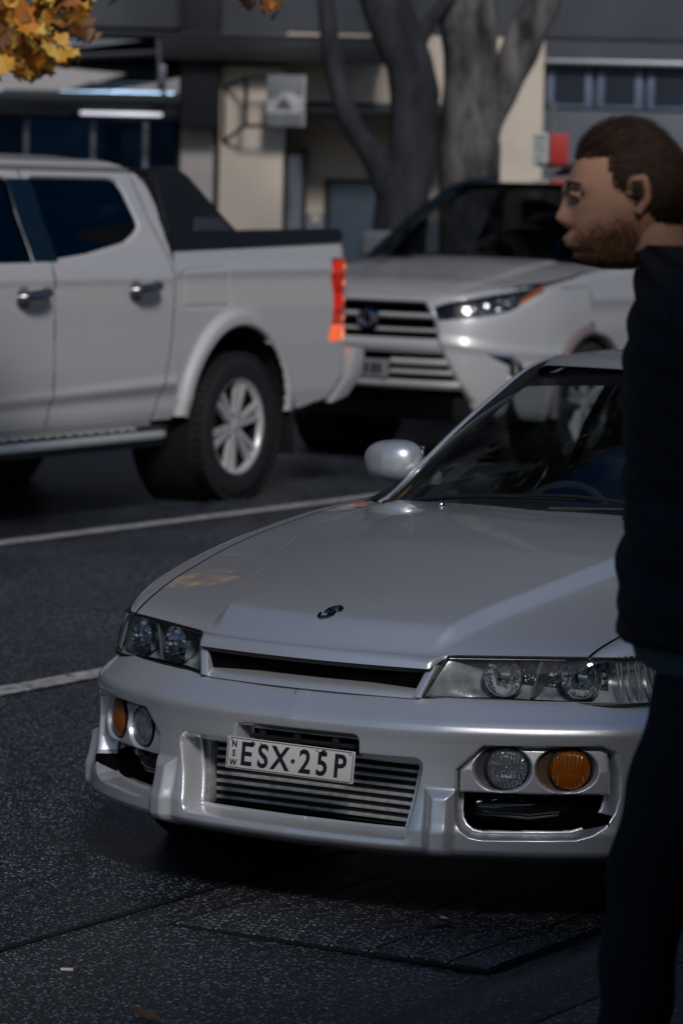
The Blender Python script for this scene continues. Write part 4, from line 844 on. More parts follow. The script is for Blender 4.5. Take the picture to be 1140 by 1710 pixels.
# walls: left bay over the shop, cream pier, recess, right bay; upper storeys
part('upper_wall', -16, 16, .0, .6, 3.02, 4.6, GREYW)
part('upper_wall', -16, 16, .05, .6, 4.6, 22.5, mat('upper_render', (.085, .09, .105), .85, var=.25, vs=.8))  # unseen storeys, raised tall and dark to darken the windscreen reflection
part('cornice', -16, 16, -.12, .3, 22.3, 22.8, GREYW)
for fl_ in range(5):
    for k in range(9):
        xw = -14+3.5*k; zw = 6.0+3.2*fl_
        wo = part('window', xw-.7, xw+.7, -.02, .1, zw, zw+1.7, BLUEF); part('pane', xw-.62, xw+.62, -.03, -.022, zw+.08, zw+1.62, BLACKG, wo, 0)
xA, xB, xC, xD, xE = -1.09, -.555, .02, 1.28, 1.605
part('rear_wall', -16, 16, 3.3, 3.5, 0, 22, mat('rear_render', (.05, .06, .075), .85))
part('wall', -1.44, xB, -.02, .3, 2.70, 3.018, GREYW)
part('wall', -1.15, -1.085, .0, .4, GZ, 2.2, DARKST)
part('pier', xA, xB, -.25, .5, GZ, 2.72, CREAM)
part('pier', -1.42, -1.14, -.10, .5, GZ, 2.20, mat('pier_grey', (.50, .46, .43), .85, var=.15, vs=3))
part('pilaster', -1.41, -1.10, -.40, .2, 2.20, 3.6, DARKST)
part('wall', xB, xE, .02, .5, 2.44, 3.05, CREAM)                # above the ledge
part('ledge', -.36, .92, -.22, .1, 2.33, 2.385, DARKST)
part('recess_wall', xB, .98, .75, 1.0, GZ, 2.40, CREAM)          # set back
part('recess_soffit', xB, .98, .02, .9, 2.39, 2.435, GREYW)
part('wall', .94, xE, -.05, .5, GZ, 2.95, CREAM)
dr = part('door', -.17, .26, .66, .74, GZ, 1.765, BLUED); part('door_frame', -.21, .30, .70, .745, GZ, 1.80, DARKST, dr)
dr = part('door', -.535, -.40, .55, .70, GZ, 2.02, mat('glazed_door', (.22, .25, .30), .3, var=.2, vs=4)); part('door_frame', -.40, -.365, .50, .72, GZ, 2.05, DARKST, dr); part('door_frame', -.535, -.365, .50, .72, 2.02, 2.06, DARKST, dr)
part('dado', -.36, -.17, .72, .749, GZ, 1.50, mat('dado_blue', (.22, .24, .30), .6, var=.1))
part('dado', .30, .97, .72, .749, GZ, 1.46, mat('dado_grey', (.26, .28, .33), .6, var=.1))
part('notice', -.32, -.25, .70, .719, 1.42, 1.48, CREAM, bev=.002)
part('wall', xE, 4.2, .03, .5, 2.842, 3.018, GREYW)
# right bay: metal head, louvred window, grey spandrel
part('window_head', xE, 4.2, -.10, .2, 2.80, 2.84, mat('zinc', (.40, .41, .43), .35, .6))
part('spandrel', xE, 4.2, .02, .3, GZ, 2.42, mat('spandrel', (.13, .145, .17), .7, var=.2, vs=2))
lw = part('louvre_window', xE, 4.2, .10, .3, 2.42, 2.80, BLUED)
fr_ = MB()
for k in range(5):
    x = xE+.03+k*.42
    wn = part('casement', x, x+.38, .04, .09, 2.44, 2.785, BLUEF, lw); 
    part('louvre_panel', x+.06, x+.32, .030, .038, 2.48, 2.75, mat('louvre_dark', (.02, .028, .04), .4), wn, 0)
    sl_ = MB()
    for j in range(9): sl_.box((x+.19, .026, 2.493+.031*j), (.255, .020, .008), .001, Matrix.Rotation(R_(35), 3, 'X'))
    sl_.build('louvre_slats', mat('louvre_slat', (.05, .065, .09), .4), wn)['kind'] = 'stuff'
# left bay: shop front under the awning
sf_ = part('shop_front', -7.0, -1.44, .0, .08, 2.24, 2.36, DARKST)
part('stall_riser', -7.0, -1.44, .0, .3, GZ, .62, GREYW)
wn = part('shop_window', -7.0, -1.47, .06, .075, .62, 2.24, GLASSS, bev=0)
for x in (-2.72, -2.16, -1.72, -3.4, -4.4, -5.4, -6.4): part('mullion', x-.022, x+.022, .02, .10, .62, 2.24, mat('mullion', (.16, .18, .20), .4, .4), wn, .004)
part('shop_back_wall', -7.0, -1.44, 3.0, 3.1, GZ, 3.0, mat('shop_back', (.04, .09, .15), .8, var=.55, vs=1.8)); part('shop_floor', -7, -1.44, .1, 3.0, GZ-.05, GZ, SHOPIN); part('shop_ceiling', -7, -1.44, .1, 3.0, 2.6, 2.7, SHOPIN); part('shop_poster', -3.0, -2.25, 2.9, 2.99, 1.5, 2.3, mat('poster_blue', (.08, .16, .26), .6, var=.5, vs=5)); part('shop_poster', -2.1, -1.6, 2.9, 2.99, 1.4, 2.2, mat('poster_slate', (.06, .10, .15), .6, var=.6, vs=7)); part('shop_side_wall', -1.50, -1.44, .3, 3.0, GZ, 2.6, SHOPIN)
for k in range(14):
    x = -5.2+k*.28+random.uniform(-.05, .05); h = random.uniform(.25, .55); cc = random.choice([(.10, .14, .18), (.05, .06, .08), (.18, .2, .22), (.07, .10, .14)])
    part('shelf_stock', x, x+.2, 1.2, 1.5, 1.15, 1.15+h, mat('stock%d' % (k % 5), cc, .6))
part('shop_counter', -5.5, -1.6, 1.0, 1.7, GZ, 1.15, SHOPIN)
part('shop_counter', -1.85, -1.62, .5, .8, 1.55, 1.75, mat('red_stock', (.42, .03, .04), .5)); part('shop_counter', -2.1, -1.9, .55, .8, 1.45, 1.66, mat('grey_stock', (.4, .4, .42), .5))
tl = part('tube_lamp', -2.27, -1.58, -.02, .03, 2.285, 2.315, mat('tube_lit', (.8, .8, .85), .4, emis=(.85, .86, 1.0), es=1.0)); part('tube_lamp', -2.95, -2.34, -.02, .03, 2.285, 2.31, mat('tube_dim', (.30, .31, .34), .5))
for k in range(3): part('added_shop_light', -6.0+1.7*k, -4.8+1.7*k, 1.9, 1.96, 2.52, 2.56, mat('added_shop_glow', (.7, .8, .9), .4, emis=(.45, .70, 1.0), es=5.0))  # unseen tubes added to light the shop interior blue
# awning: dark fascia, sloping canvas panels, struts
part('awning_fascia', -7.0, -1.40, -.62, -.54, 2.37, 2.46, DARKST)
part('awning_fascia', -1.62, .30, -.56, -.46, 2.745, 2.93, mat('fascia_ribbed', (.012, .013, .015), .6, bump=.8, bs=14))
part('awning_roof', -7.0, .30, -.50, .0, 2.93, 2.97, DARKST)
for (pl, nm) in (([(-7, 2.47), (-2.35, 2.47), (-1.86, 2.62), (-3.0, 2.70), (-7, 2.72)], FAB), ([(-1.96, 2.475), (-1.42, 2.475), (-1.42, 2.60)], FAB), ([(-7, 2.80), (-2.2, 2.83), (-1.72, 2.90), (-7, 2.91)], mat('canvas_blue', (.20, .22, .26), .8, var=.15)), ([(-2.35, 2.47), (-1.98, 2.475), (-1.84, 2.505), (-2.15, 2.545)], DARKST)):
    MB().prism(pl, lambda a, z: (a, -.50, z), lambda a, z: (a, -.46, z)).build('awning_panel', nm, BLD)
for x in (-6.5, -5, -3.5, -1.55): MB().tube([(x, -.55, 2.40), (x+.02, -.05, 2.86)], .022, 8).build('awning_strut', DARKST, BLD)
MB().tube([(-2.9, -.54, 2.71), (-1.55, -.54, 2.80)], .03, 8).build('awning_strut', DARKST, BLD)
MB().box((-1.56, -.56, 2.62), (.07, .08, .16), .02).build('awning_bracket', mat('bracket_grey', (.2, .21, .23), .4, .5), BLD)
MB().tube([(-1.60, -.56, 2.90), (-1.58, -.56, 2.66)], .018, 8).build('awning_bracket', mat('bracket_grey', (.2, .21, .23), .4, .5), BLD)
# hanging blade sign with its steel bracket
BS = empty('blade_sign', (-.54, FY-.55, 2.43)); tag(BS, 'grey picture sign hung from a thin black steel bracket on the cream pier', 'shop sign')
MB().box((0, 0, 0), (.315, .05, .42), .006).build('sign_box', mat('sign_grey', (.20, .21, .23), .5, var=.2, vs=4), BS)
MB().prism([(-.155, -.105), (.155, -.105), (.155, .03), (.09, .035), (.05, .075), (-.02, .07), (-.07, .02), (-.155, .0)], lambda a, z: (a, -.027, z), lambda a, z: (a, -.031, z)).build('sign_picture', mat('sign_light', (.50, .50, .52), .5, var=.25, vs=14), BS)
MB().prism([(-.08, -.07), (.05, -.07), (.03, -.02), (-.01, .03), (-.06, -.01)], lambda a, z: (a, -.032, z), lambda a, z: (a, -.036, z)).build('sign_picture', mat('sign_dark', (.10, .11, .12), .5, var=.3, vs=20), BS)
MB().box((.15, 0, 0), (.018, .055, .42), .003).build('sign_edge', mat('sign_light', (.50, .50, .52), .5), BS)
br = [(-.52, .30, .11), (-.33, .02, .178), (-.16, .0, .190)]
MB().tube(br, .016, 8).build('bracket_arm', DARKST, BS); MB().tube([(-.52, .30, -.345), (-.33, .02, -.215), (-.10, .0, -.205)], .016, 8).build('bracket_arm', DARKST, BS)
MB().tube([(-.33, .02, .178), (-.33, .02, -.215)], .018, 8).build('bracket_post', DARKST, BS); MB().tube([(-.52, .30, .12), (-.52, .30, -.36)], .014, 8).build('bracket_post', DARKST, BS)
# row of unseen buildings added along the far side for bonnet and lamps to mirror
for k, (a0, a1, hh_, m_) in enumerate(((8, 17, 13, mat('slate_render', (.10, .105, .115), .85, var=.25, vs=2)), (-2, 7.9, 11, mat('dark_render', (.09, .10, .12), .85, var=.25, vs=2)), (-14, -2.1, 15, mat('brown_brick', (.10, .07, .06), .85, var=.3, vs=3)))):
    ro = empty('added_terrace', road(-21, (a0+a1)/2, 0), -RA); tag(ro, ('grey three-storey terrace building', 'dark two-storey terrace building', 'brown brick terrace building')[k]+' added out of view along the road for reflections', 'building')
    L_ = a1-a0; MB().box((-3, 0, hh_/2), (6, L_, hh_), .03).build('wall', m_, ro)
    for f_ in range(int(hh_//3.4)):
        for j in range(int(L_//2.4)):
            y_ = -L_/2+1.2+2.4*j; wo = MB().box((.02, y_, 1.6+3.4*f_), (.10, 1.4, 1.9), .02).build('window', BLUEF, ro); MB().box((.075, y_, 1.6+3.4*f_), (.02, 1.25, 1.75), 0).build('pane', BLACKG, wo)
# far footpath
far = MB().box((2, FY-1.55, .06), (46, 3.1, .20), .03).build('far_footpath', PATH); tag(far, kind='structure')

# unseen awning added over the near footpath to shade the kerb and passer-by
AW = empty('added_shade_awning', road(.64, 6, 0), -RA); tag(AW, 'unseen flat awning added over the near footpath to shade the kerb', 'awning')
MB().box((.2, 0, 3.25), (4.5, 34, .16), .02).build('deck', GREYW, AW); MB().box((-2.08, 0, 3.17), (.06, 34, .36), .01).build('fascia', DARKST, AW)
NB = empty('added_near_building', road(2.9, 4, 0), -RA); tag(NB, 'unseen grey building added behind the near footpath to darken reflections', 'building')  # unseen building added to darken reflections and block the low sky
MB().box((1.5, -27, 3.2), (3.0, 90, 6.4), .03).build('wall', mat('near_render', (.22, .22, .23), .85, var=.2, vs=1.5), NB)
for j in range(-10, 11):
    wo = MB().box((-.02, -15+3*j, 1.55), (.10, 2.5, 2.3), .02).build('shop_window', BLUEF, NB); MB().box((-.08, -15+3*j, 1.55), (.03, 2.3, 2.1), 0).build('pane', BLACKG, wo)
# ------------------------------------------------------------------ kerbside signs beyond the SUV
SGN = empty('parking_sign', (at(920, 250, 27.5).x, 27.5, .16)); tag(SGN, 'white parking plate beside a red no-stopping plate on a thin pole', 'street sign')
MB().tube([(0, .02, 0), (0, .02, 2.25)], .028, 10).build('pole', mat('galvanised', (.35, .36, .37), .4, .7), SGN)
z0_, z1_ = at(900, 279, 27.5).z-.16, at(900, 222, 27.5).z-.16
for (pa, pb_, m_, nm) in ((888, 914, mat('sign_white', (.60, .61, .60), .5), 'white_plate'), (918, 948, mat('sign_red', (.50, .035, .03), .45), 'red_plate')):
    xa, xb = at(pa, 250, 27.5).x-SGN.location.x, at(pb_, 250, 27.5).x-SGN.location.x
    pl = MB().box(((xa+xb)/2, -.012, (z0_+z1_)/2), (xb-xa, .006, z1_-z0_), .003).build(nm, m_, SGN)
    if nm == 'white_plate':
        ink = mat('sign_ink', (.10, .17, .15), .5)
        for (zz1, zz2, a1, a2) in ((.78, .92, .2, .45), (.78, .92, .55, .85), (.62, .70, .15, .85), (.42, .55, .2, .4), (.42, .55, .5, .8), (.25, .32, .15, .8), (.08, .16, .2, .7)):
            MB().box((xa+(xb-xa)*(a1+a2)/2, -.0165, z0_+(z1_-z0_)*(zz1+zz2)/2), ((xb-xa)*(a2-a1), .002, (z1_-z0_)*(zz2-zz1)), 0).build('plate_print', ink, pl)

# ------------------------------------------------------------------ trees
def barkmat(name, a, b, sc):
    m = bpy.data.materials.new(name); m.use_nodes = True; t = m.node_tree; p = t.nodes['Principled BSDF']; L = t.links.new
    tc = t.nodes.new('ShaderNodeTexCoord'); mp = t.nodes.new('ShaderNodeMapping'); mp.inputs['Scale'].default_value = (1, 1, .35); L(tc.outputs['Object'], mp.inputs[0])
    n = t.nodes.new('ShaderNodeTexNoise'); n.inputs['Scale'].default_value = sc; n.inputs['Detail'].default_value = 9; n.inputs['Roughness'].default_value = .65; L(mp.outputs[0], n.inputs['Vector'])
    r = t.nodes.new('ShaderNodeValToRGB'); r.color_ramp.elements[0].position = .38; r.color_ramp.elements[1].position = .62; r.color_ramp.elements[0].color = (*a, 1); r.color_ramp.elements[1].color = (*b, 1)
    L(n.outputs['Fac'], r.inputs[0]); L(r.outputs[0], p.inputs['Base Color']); p.inputs['Roughness'].default_value = .9
    bu = t.nodes.new('ShaderNodeBump'); bu.inputs['Strength'].default_value = 1.0; bu.inputs['Distance'].default_value = .03; L(n.outputs['Fac'], bu.inputs['Height']); L(bu.outputs[0], p.inputs['Normal']); MATS[name] = m; return m
BARKD = barkmat('bark_dark', (.011, .012, .015), (.045, .046, .052), 6); BARKL = barkmat('bark_light', (.018, .018, .021), (.20, .185, .178), 5)
def limb(mb, pts, rad, n=14, seg=26, knob=.10):
    c = curve3(pts, seg); r = np.interp(np.linspace(0, 1, seg), np.linspace(0, 1, len(rad)), rad)
    k = len(mb.V); mb.tube(c, r, n)
    for i in range(k, len(mb.V)):
        v = np.array(mb.V[i]); j = min((i-k)//n, seg-1); dv = v-c[j]; w_ = 1+knob*math.sin(v[2]*9+v[0]*13)*math.cos(v[1]*11+v[2]*5); mb.V[i] = tuple(c[j]+dv*w_)
def leafmesh(name, s):
    a = [(0, 0), (.22, .10), (.50, .02), (.42, .28), (.62, .50), (.30, .52), (.20, .78), (0, 1.0), (-.20, .78), (-.30, .52), (-.62, .50), (-.42, .28), (-.50, .02), (-.22, .10)]
    V = [(x*s, y*s, .10*s*(abs(x)*1.2)+.04*s*math.sin(y*5)) for x, y in a]+[(0, .42*s, 0)]
    F = [(i, (i+1) % 14, 14) for i in range(14)]; me = bpy.data.meshes.new(name); me.from_pydata(V, [], F); me.update(); return me
def crown(parent, centre, rx, rz, n, mats, s, name='crown'):
    """many single leaves as one mass, gathered in clumps so that the sky shows between them"""
    lm = leafmesh('l', 1.0); lv = np.array([v.co[:] for v in lm.vertices]); lf = [tuple(p.vertices) for p in lm.polygons]; bpy.data.meshes.remove(lm)
    cl = rng.normal(size=(70, 3)); cl /= np.linalg.norm(cl, axis=1, keepdims=True); cl *= rng.uniform(.45, 1, (70, 1))**.6; cl *= np.array([rx, rx, rz])
    V = []; F = []; MI = []
    for i in range(n):
        c = cl[rng.integers(70)]+rng.normal(size=3)*np.array([rx, rx, rz])*.13; q = rng.normal(size=4); q /= np.linalg.norm(q)
        a, b, c_, d = q; Rm = np.array([[1-2*(c_*c_+d*d), 2*(b*c_-d*a), 2*(b*d+c_*a)], [2*(b*c_+d*a), 1-2*(b*b+d*d), 2*(c_*d-b*a)], [2*(b*d-c_*a), 2*(c_*d+b*a), 1-2*(b*b+c_*c_)]])
        k = len(V); V += ((lv*s*rng.uniform(.7, 1.3))@Rm.T+c+np.array(centre)).tolist(); F += [tuple(j+k for j in f) for f in lf]; mi = int(rng.integers(len(mats))); MI += [mi]*14
    me = bpy.data.meshes.new(name); me.from_pydata(V, [], F)
    for m in mats: me.materials.append(m)
    me.polygons.foreach_set('material_index', MI); me.update(); o = bpy.data.objects.new(name, me); col.objects.link(o); o.parent = parent; o['kind'] = 'stuff'; return o
def leafm(name, c): return mat(name, c, .55, var=.25, vs=9, trans=0.)
GREEN = [leafm('leaf_green', (.045, .070, .028)), leafm('leaf_olive', (.075, .075, .025)), leafm('leaf_dark', (.025, .042, .020))]
AUT = [leafm('leaf_orange', (.75, .28, .035)), leafm('leaf_gold', (.85, .55, .10)), leafm('leaf_rust', (.38, .13, .03)), leafm('leaf_brown', (.20, .10, .04)), leafm('leaf_amber', (.80, .42, .06))]  # autumn colours, brightened to stand in for warm lamp light
TY = 26.0
def tp(px, py, dy=0.): v = at(px, py, TY); return (v.x, dy, v.z-.16)
T1_ = empty('street_tree', (0, TY, .16)); tag(T1_, 'dark forked tree trunk before the blue door across the street', 'tree')
mb = MB(); b0 = tp(668, 420); limb(mb, [(b0[0]+.0, 0, 0), (b0[0], 0, .5), tp(668, 400), tp(672, 330), tp(692, 230), tp(692, 140), tp(660, 50), tp(632, -30), tp(560, -220, .3), (-1.0, .1, 8), (-1.6, -.2, 13)], [.25, .185, .175, .175, .165, .165, .165, .155, .13, .10, .04], 16, 60); mb.build('trunk', BARKD, T1_, sharp=60)
mb = MB(); limb(mb, [tp(662, 330, -.02), tp(628, 268, -.05), tp(588, 205, -.06), tp(566, 150, -.05), tp(553, 80), tp(541, -20), tp(500, -200)], [.14, .085, .072, .066, .060, .056, .045], 12, 30); mb.build('limb', BARKD, T1_, sharp=60)
mb = MB(); limb(mb, [tp(688, 100), tp(712, 45, .05), tp(745, 0, .1), tp(800, -90, .2)], [.07, .055, .05, .04], 10, 14); mb.build('limb', BARKD, T1_, sharp=60)
crown(T1_, (-1.6, -.5, 14.0), 4.2, 3.0, 5200, GREEN, .32)  # unseen crown put in overhead to darken the windscreen reflection
T2_ = empty('street_tree', (0, TY+.3, .16)); tag(T2_, 'stout mottled grey tree trunk splitting in two beside the louvred window', 'tree')
mb = MB(); b0 = tp(788, 420); limb(mb, [(b0[0], 0, 0), (b0[0], 0, .5), tp(788, 400), tp(786, 300), tp(784, 210), tp(790, 120), tp(785, 40), tp(780, -60), tp(740, -260), (1.2, 0, 8), (2.6, 0, 13.5)], [.28, .215, .205, .20, .19, .165, .135, .125, .11, .09, .04], 18, 60, .13); mb.build('trunk', BARKL, T2_, sharp=60)
mb = MB(); limb(mb, [tp(800, 235), tp(828, 165, -.03), tp(862, 95, -.05), tp(895, 30, -.05), tp(925, -40), tp(980, -200)], [.13, .140, .135, .130, .12, .09], 16, 26); mb.build('limb', BARKL, T2_, sharp=60)
crown(T2_, (3.0, 0, 14.5), 4.2, 3.0, 5200, GREEN, .32)  # second unseen crown, added for the same dimming of the windscreen
# autumn tree on the near side: trunk left of the frame, one leafy bough reaching in
T3_ = empty('autumn_tree', (-3.1, 14.6, .02)); tag(T3_, 'orange and yellow autumn leaves on a bough hanging over the street', 'tree')
mb = MB(); limb(mb, [(0, 0, -.02), (.02, 0, 1.0), (.0, 0, 2.2), (-.3, .2, 3.6), (-1.2, 1.2, 5.9)], [.20, .15, .14, .12, .07], 14, 24); mb.build('trunk', BARKD, T3_, sharp=60)
boughs = [[(0, 0, 2.0), (.6, -.1, 2.5), (1.2, -.1, 2.55), (1.75, -.1, 2.42), (2.05, -.1, 2.30)], [(.9, -.1, 2.55), (1.4, 0, 2.75), (2.0, .05, 2.72), (2.35, .05, 2.62)], [(1.2, -.1, 2.55), (1.6, .1, 2.36), (1.85, .1, 2.25)]]
for b_ in boughs:
    mb = MB(); limb(mb, b_, [.045, .025, .014, .008], 8, 16); mb.build('bough', BARKD, T3_, sharp=60)
lms = [leafmesh('leaf', .085) for _ in AUT]
for k, m in enumerate(AUT): lms[k].materials.append(m)
def putleaf(x, z, y, k):
    o = bpy.data.objects.new('leaf', lms[k]); col.objects.link(o); o.parent = T3_; o.location = (x+3.1, y-14.6, z-.02)
    o.rotation_euler = (random.uniform(.6, 2.5), random.uniform(-.7, .7), random.uniform(0, 6.28)); o.scale = [random.uniform(.7, 1.25)]*3
for i in range(230):
    while True:
        px, py = random.uniform(-40, 150), random.uniform(-30, 142)
        e = py < 140-.35*max(0, px-60) and px < 145-.0*py
        dens = 1.0 if px < 95 else .45
        if py < 30 and px < 60: dens *= .5
        if e and random.random() < dens: break
    y = 14.6+random.uniform(-.35, .35); v = at(px, py, y)
    k = random.choices(range(5), (3, 3, 2, 1.5, 3))[0]
    putleaf(v.x, v.z, y, k)
for i in range(22):
    px, py = random.choice([(150+random.gauss(0, 22), 30+random.gauss(0, 16)), (100+random.gauss(0, 35), 5+random.gauss(0, 10)), (450+random.gauss(0, 14), 20+random.gauss(0, 8))])
    v = at(px, py, 14.6); putleaf(v.x, v.z, 14.6, random.choice((2, 3, 3, 0)))
crown(T3_, (-1.6, 1.6, 6.6), 1.7, 1.6, 900, AUT, .10)
# ------------------------------------------------------------------ litter on the ground
def litter(name, label, cat, px, py, z, s, m, seed):
    g = at(px, py, 8.0); d = g-Vector((0, 0, CAMH)); p = Vector((0, 0, CAMH))+d*((z-CAMH)/d.z)
    me = leafmesh(name, s); me.materials.append(m); o = bpy.data.objects.new(name, me); col.objects.link(o); o.location = (p.x, p.y, z+.008); random.seed(seed)
    o.rotation_euler = (random.uniform(.25, .7), random.uniform(-.3, .3), random.uniform(0, 6)); tag(o, label, cat); return o
litter('fallen_leaf', 'pale pink curled leaf lying on the drain cover', 'leaf', 762, 1546, .012, .06, mat('pale_leaf', (.75, .56, .53), .7, var=.2, vs=30), 3)
litter('fallen_leaf', 'small brown leaf lying beside the pale leaf on the drain cover', 'leaf', 775, 1578, .012, .03, mat('brown_leaf', (.12, .07, .04), .7), 5)
litter('fallen_leaf', 'dark brown leaf at the edge of the gutter away from the drain', 'leaf', 250, 1709, .002, .07, mat('brown_leaf', (.12, .07, .04), .7), 8)
def butt(px, py, z, label, L=.028):
    g = at(px, py, 8.0); d = g-Vector((0, 0, CAMH)); p = Vector((0, 0, CAMH))+d*((z-CAMH)/d.z)
    o = MB().tube([(-L/2, 0, 0), (L/2, .002, 0)], .0038, 8).build('cigarette_butt', mat('butt_paper', (.62, .58, .54), .7)); o.location = (p.x, p.y, z+.004); o.rotation_euler = (0, 0, -.15); tag(o, label, 'cigarette butt')
butt(112, 1622, .0, 'pale cigarette butt on the gutter left of the drain cover'); butt(1083, 1621, .112, 'pale cigarette butt lying on the footpath edge')
#PART5
# ------------------------------------------------------------------ the passer-by (faces -X, feet on the footpath)
PE = empty('person', (.612, 6.42, .112)); tag(PE, 'person in dark jacket and dark trousers with short brown hair striding past the coupe', 'person')
SKIN = mat('skin', (.64, .33, .20), .5, var=.08, vs=20, bump=.08, bs=120); HAIR = mat('brown_hair', (.075, .040, .021), .7, var=.25, vs=25)
JACK = mat('dark_jacket', (.014, .016, .020), .75, bump=.5, bs=120, var=.3, vs=6); TROU = mat('dark_trousers', (.016, .018, .023), .85, bump=.4, bs=160, var=.3, vs=5); HEMM = mat('grey_blue_shirt', (.10, .12, .15), .85, bump=.3, bs=140)
def skinmesh(name, J, E_, m, parent, root, sub=2):
    me = bpy.data.meshes.new(name); me.from_pydata([j[0] for j in J], E_, []); o = bpy.data.objects.new('tmp', me); col.objects.link(o)
    sm = o.modifiers.new('s', 'SKIN'); sm.use_smooth_shade = True; sm.branch_smoothing = .6
    for i, j in enumerate(J):
        r = j[1]; me.skin_vertices[0].data[i].radius = r if isinstance(r, tuple) else (r, r)
        me.skin_vertices[0].data[i].use_root = (i == root)
    su_ = o.modifiers.new('u', 'SUBSURF'); su_.levels = sub; su_.render_levels = sub
    dg = bpy.context.evaluated_depsgraph_get(); dg.update(); nm = bpy.data.meshes.new_from_object(o.evaluated_get(dg)); bpy.data.objects.remove(o)
    nm.name = name; nm.materials.clear(); r = mkobj(name, nm, m, parent, None); return r
# joints (x forward is negative)
hipc = (.06, 0, .95); waist = (.05, 0, 1.10); chest = (.02, 0, 1.32); neck0 = (-.02, 0, 1.50); neck1 = (-.07, 0, 1.585); headc = (-.115, 0, 1.665)
sh = lambda s: (.015, s*.175, 1.45); el = {-1: (.15, -.245, 1.18), 1: (.10, .235, 1.18)}; wr = {-1: (.12, -.26, .94), 1: (.04, .24, .95)}
hp = lambda s: (.06, s*.09, .90); kn = {-1: (-.065, -.095, .50), 1: (.16, .095, .50)}; an = {-1: (-.09, -.095, .09), 1: (.42, .095, .16)}; to = {-1: (-.29, -.10, .03), 1: (.30, .095, .03)}
J = [(hipc, .11), (waist, (.10, .12)), (chest, (.11, .14)), (neck0, .06), (neck1, .054), (headc, .07)]
E_ = [(0, 1), (1, 2), (2, 3), (3, 4), (4, 5)]
for s in (-1, 1):
    k = len(J); J += [(sh(s), .055), (el[s], .040), (wr[s], .028)]; E_ += [(2, k), (k, k+1), (k+1, k+2)]
    hx = Vector(wr[s]); d = (Vector(wr[s])-Vector(el[s])).normalized(); palm = hx+d*.07; J += [(tuple(palm), (.036, .018))]; E_ += [(k+2, k+3)]
    side = Vector((1, 0, 0))
    for fi, (off_, ln) in enumerate(((-.030, .062), (-.010, .075), (.010, .072), (.029, .058))):
        a = palm+d*.025+side*off_; b = a+d*ln*.55+Vector((0, -s*.008, 0)); c = b+d*ln*.45+Vector((0, -s*.022, 0)); q = len(J); J += [(tuple(a), .009), (tuple(b), .0085), (tuple(c), .007)]; E_ += [(k+3, q), (q, q+1), (q+1, q+2)]
    a = palm-d*.02+side*-.036; b = a+d*.035+side*-.018; q = len(J); J += [(tuple(a), .011), (tuple(b), .009)]; E_ += [(k+3, q), (q, q+1)]
    k = len(J); J += [(hp(s), .085), (kn[s], .058), (an[s], .038), (to[s], .034)]; E_ += [(0, k), (k, k+1), (k+1, k+2), (k+2, k+3)]
body = skinmesh('body', J, E_, SKIN, PE, 0)
# head with a face, turned to the front of the stride
a = np.linspace(0, 2*np.pi, 97); b = np.linspace(-np.pi/2, np.pi/2, 73); A, B_ = np.meshgrid(a, b, indexing='ij')
fx_ = -np.cos(B_)*np.cos(A); fy_ = np.cos(B_)*np.sin(A); fz_ = np.sin(B_)
hx_, hy_, hz_ = fx_*.098, fy_*.076, fz_*.122
front = np.clip(-fx_, 0, 1); low = sstep(.0, -.9, fz_)
hx_ = hx_+.018*low*sstep(.2, -.5, fx_)*0-.004*front; hy_ = hy_*(1-.26*low); hx_ = np.where(fx_ > 0, hx_*(1-.25*low), hx_*(1+.42*sstep(-.1, -.85, fz_)))
g2 = lambda y0, z0, sy, sz: np.exp(-((hy_-y0)/sy)**2-((hz_-z0)/sz)**2)*(fx_ < 0)
hx_ = hx_-.019*g2(0, -.024, .013, .016)-.010*g2(0, .000, .010, .028)-.007*g2(0, .028, .045, .010)+.012*(g2(.032, .010, .016, .012)+g2(-.032, .010, .016, .012))-.009*g2(0, -.060, .022, .007)-.008*g2(0, -.072, .020, .007)-.012*g2(0, -.100, .024, .016)+.006*g2(0, -.046, .03, .006)+.006*g2(0, -.083, .03, .006)
hx_ = hx_+.03*sstep(-.10, -.13, hz_)*(fx_ < 0)*0
HC = Vector((-.130, 0, 1.672)); tilt = Matrix.Rotation(R_(-8), 3, 'Y')
def hp_(x, y, z): P = np.stack([x, y, z], -1) @ np.array(tilt).T; return P+np.array(HC)
head = grid('head', hp_(hx_, hy_, hz_), SKIN, body)
for s in (-1, 1):
    e = Vector((-.083, s*.032, .010)); eo = MB().lathe([(.001, .0115), (.006, .0100), (.0105, .006), (.0115, 0)], 14, HC+tilt @ e, (-1, 0, 0)).build('eye', mat('eye_white', (.35, .32, .30), .25), head); MB().lathe([(.001, .0122), (.0055, .0108)], 14, HC+tilt @ e, (-1, 0, 0)).build('iris', mat('iris', (.04, .025, .015), .15), eo); MB().tube(curve3([tuple(HC+tilt @ Vector((-.088, s*.016, .012))), tuple(HC+tilt @ Vector((-.0965, s*.032, .0165))), tuple(HC+tilt @ Vector((-.084, s*.049, .010)))], 10), .0042, 8).build('eyelid', SKIN, head); MB().tube(curve3([tuple(HC+tilt @ Vector((-.100, s*.014, .030))), tuple(HC+tilt @ Vector((-.0985, s*.034, .036))), tuple(HC+tilt @ Vector((-.082, s*.054, .030)))], 10), .0038, 6).build('eyebrow', HAIR, head)
    ear = MB().tube(curve3([(.012, s*.074, -.028), (.030, s*.082, .000), (.026, s*.085, .028), (.006, s*.080, .030), (.0, s*.075, .005)], 18), .008, 8); ear.V = [tuple(HC+tilt @ Vector(v)) for v in ear.V]; ear.build('ear', SKIN, head)
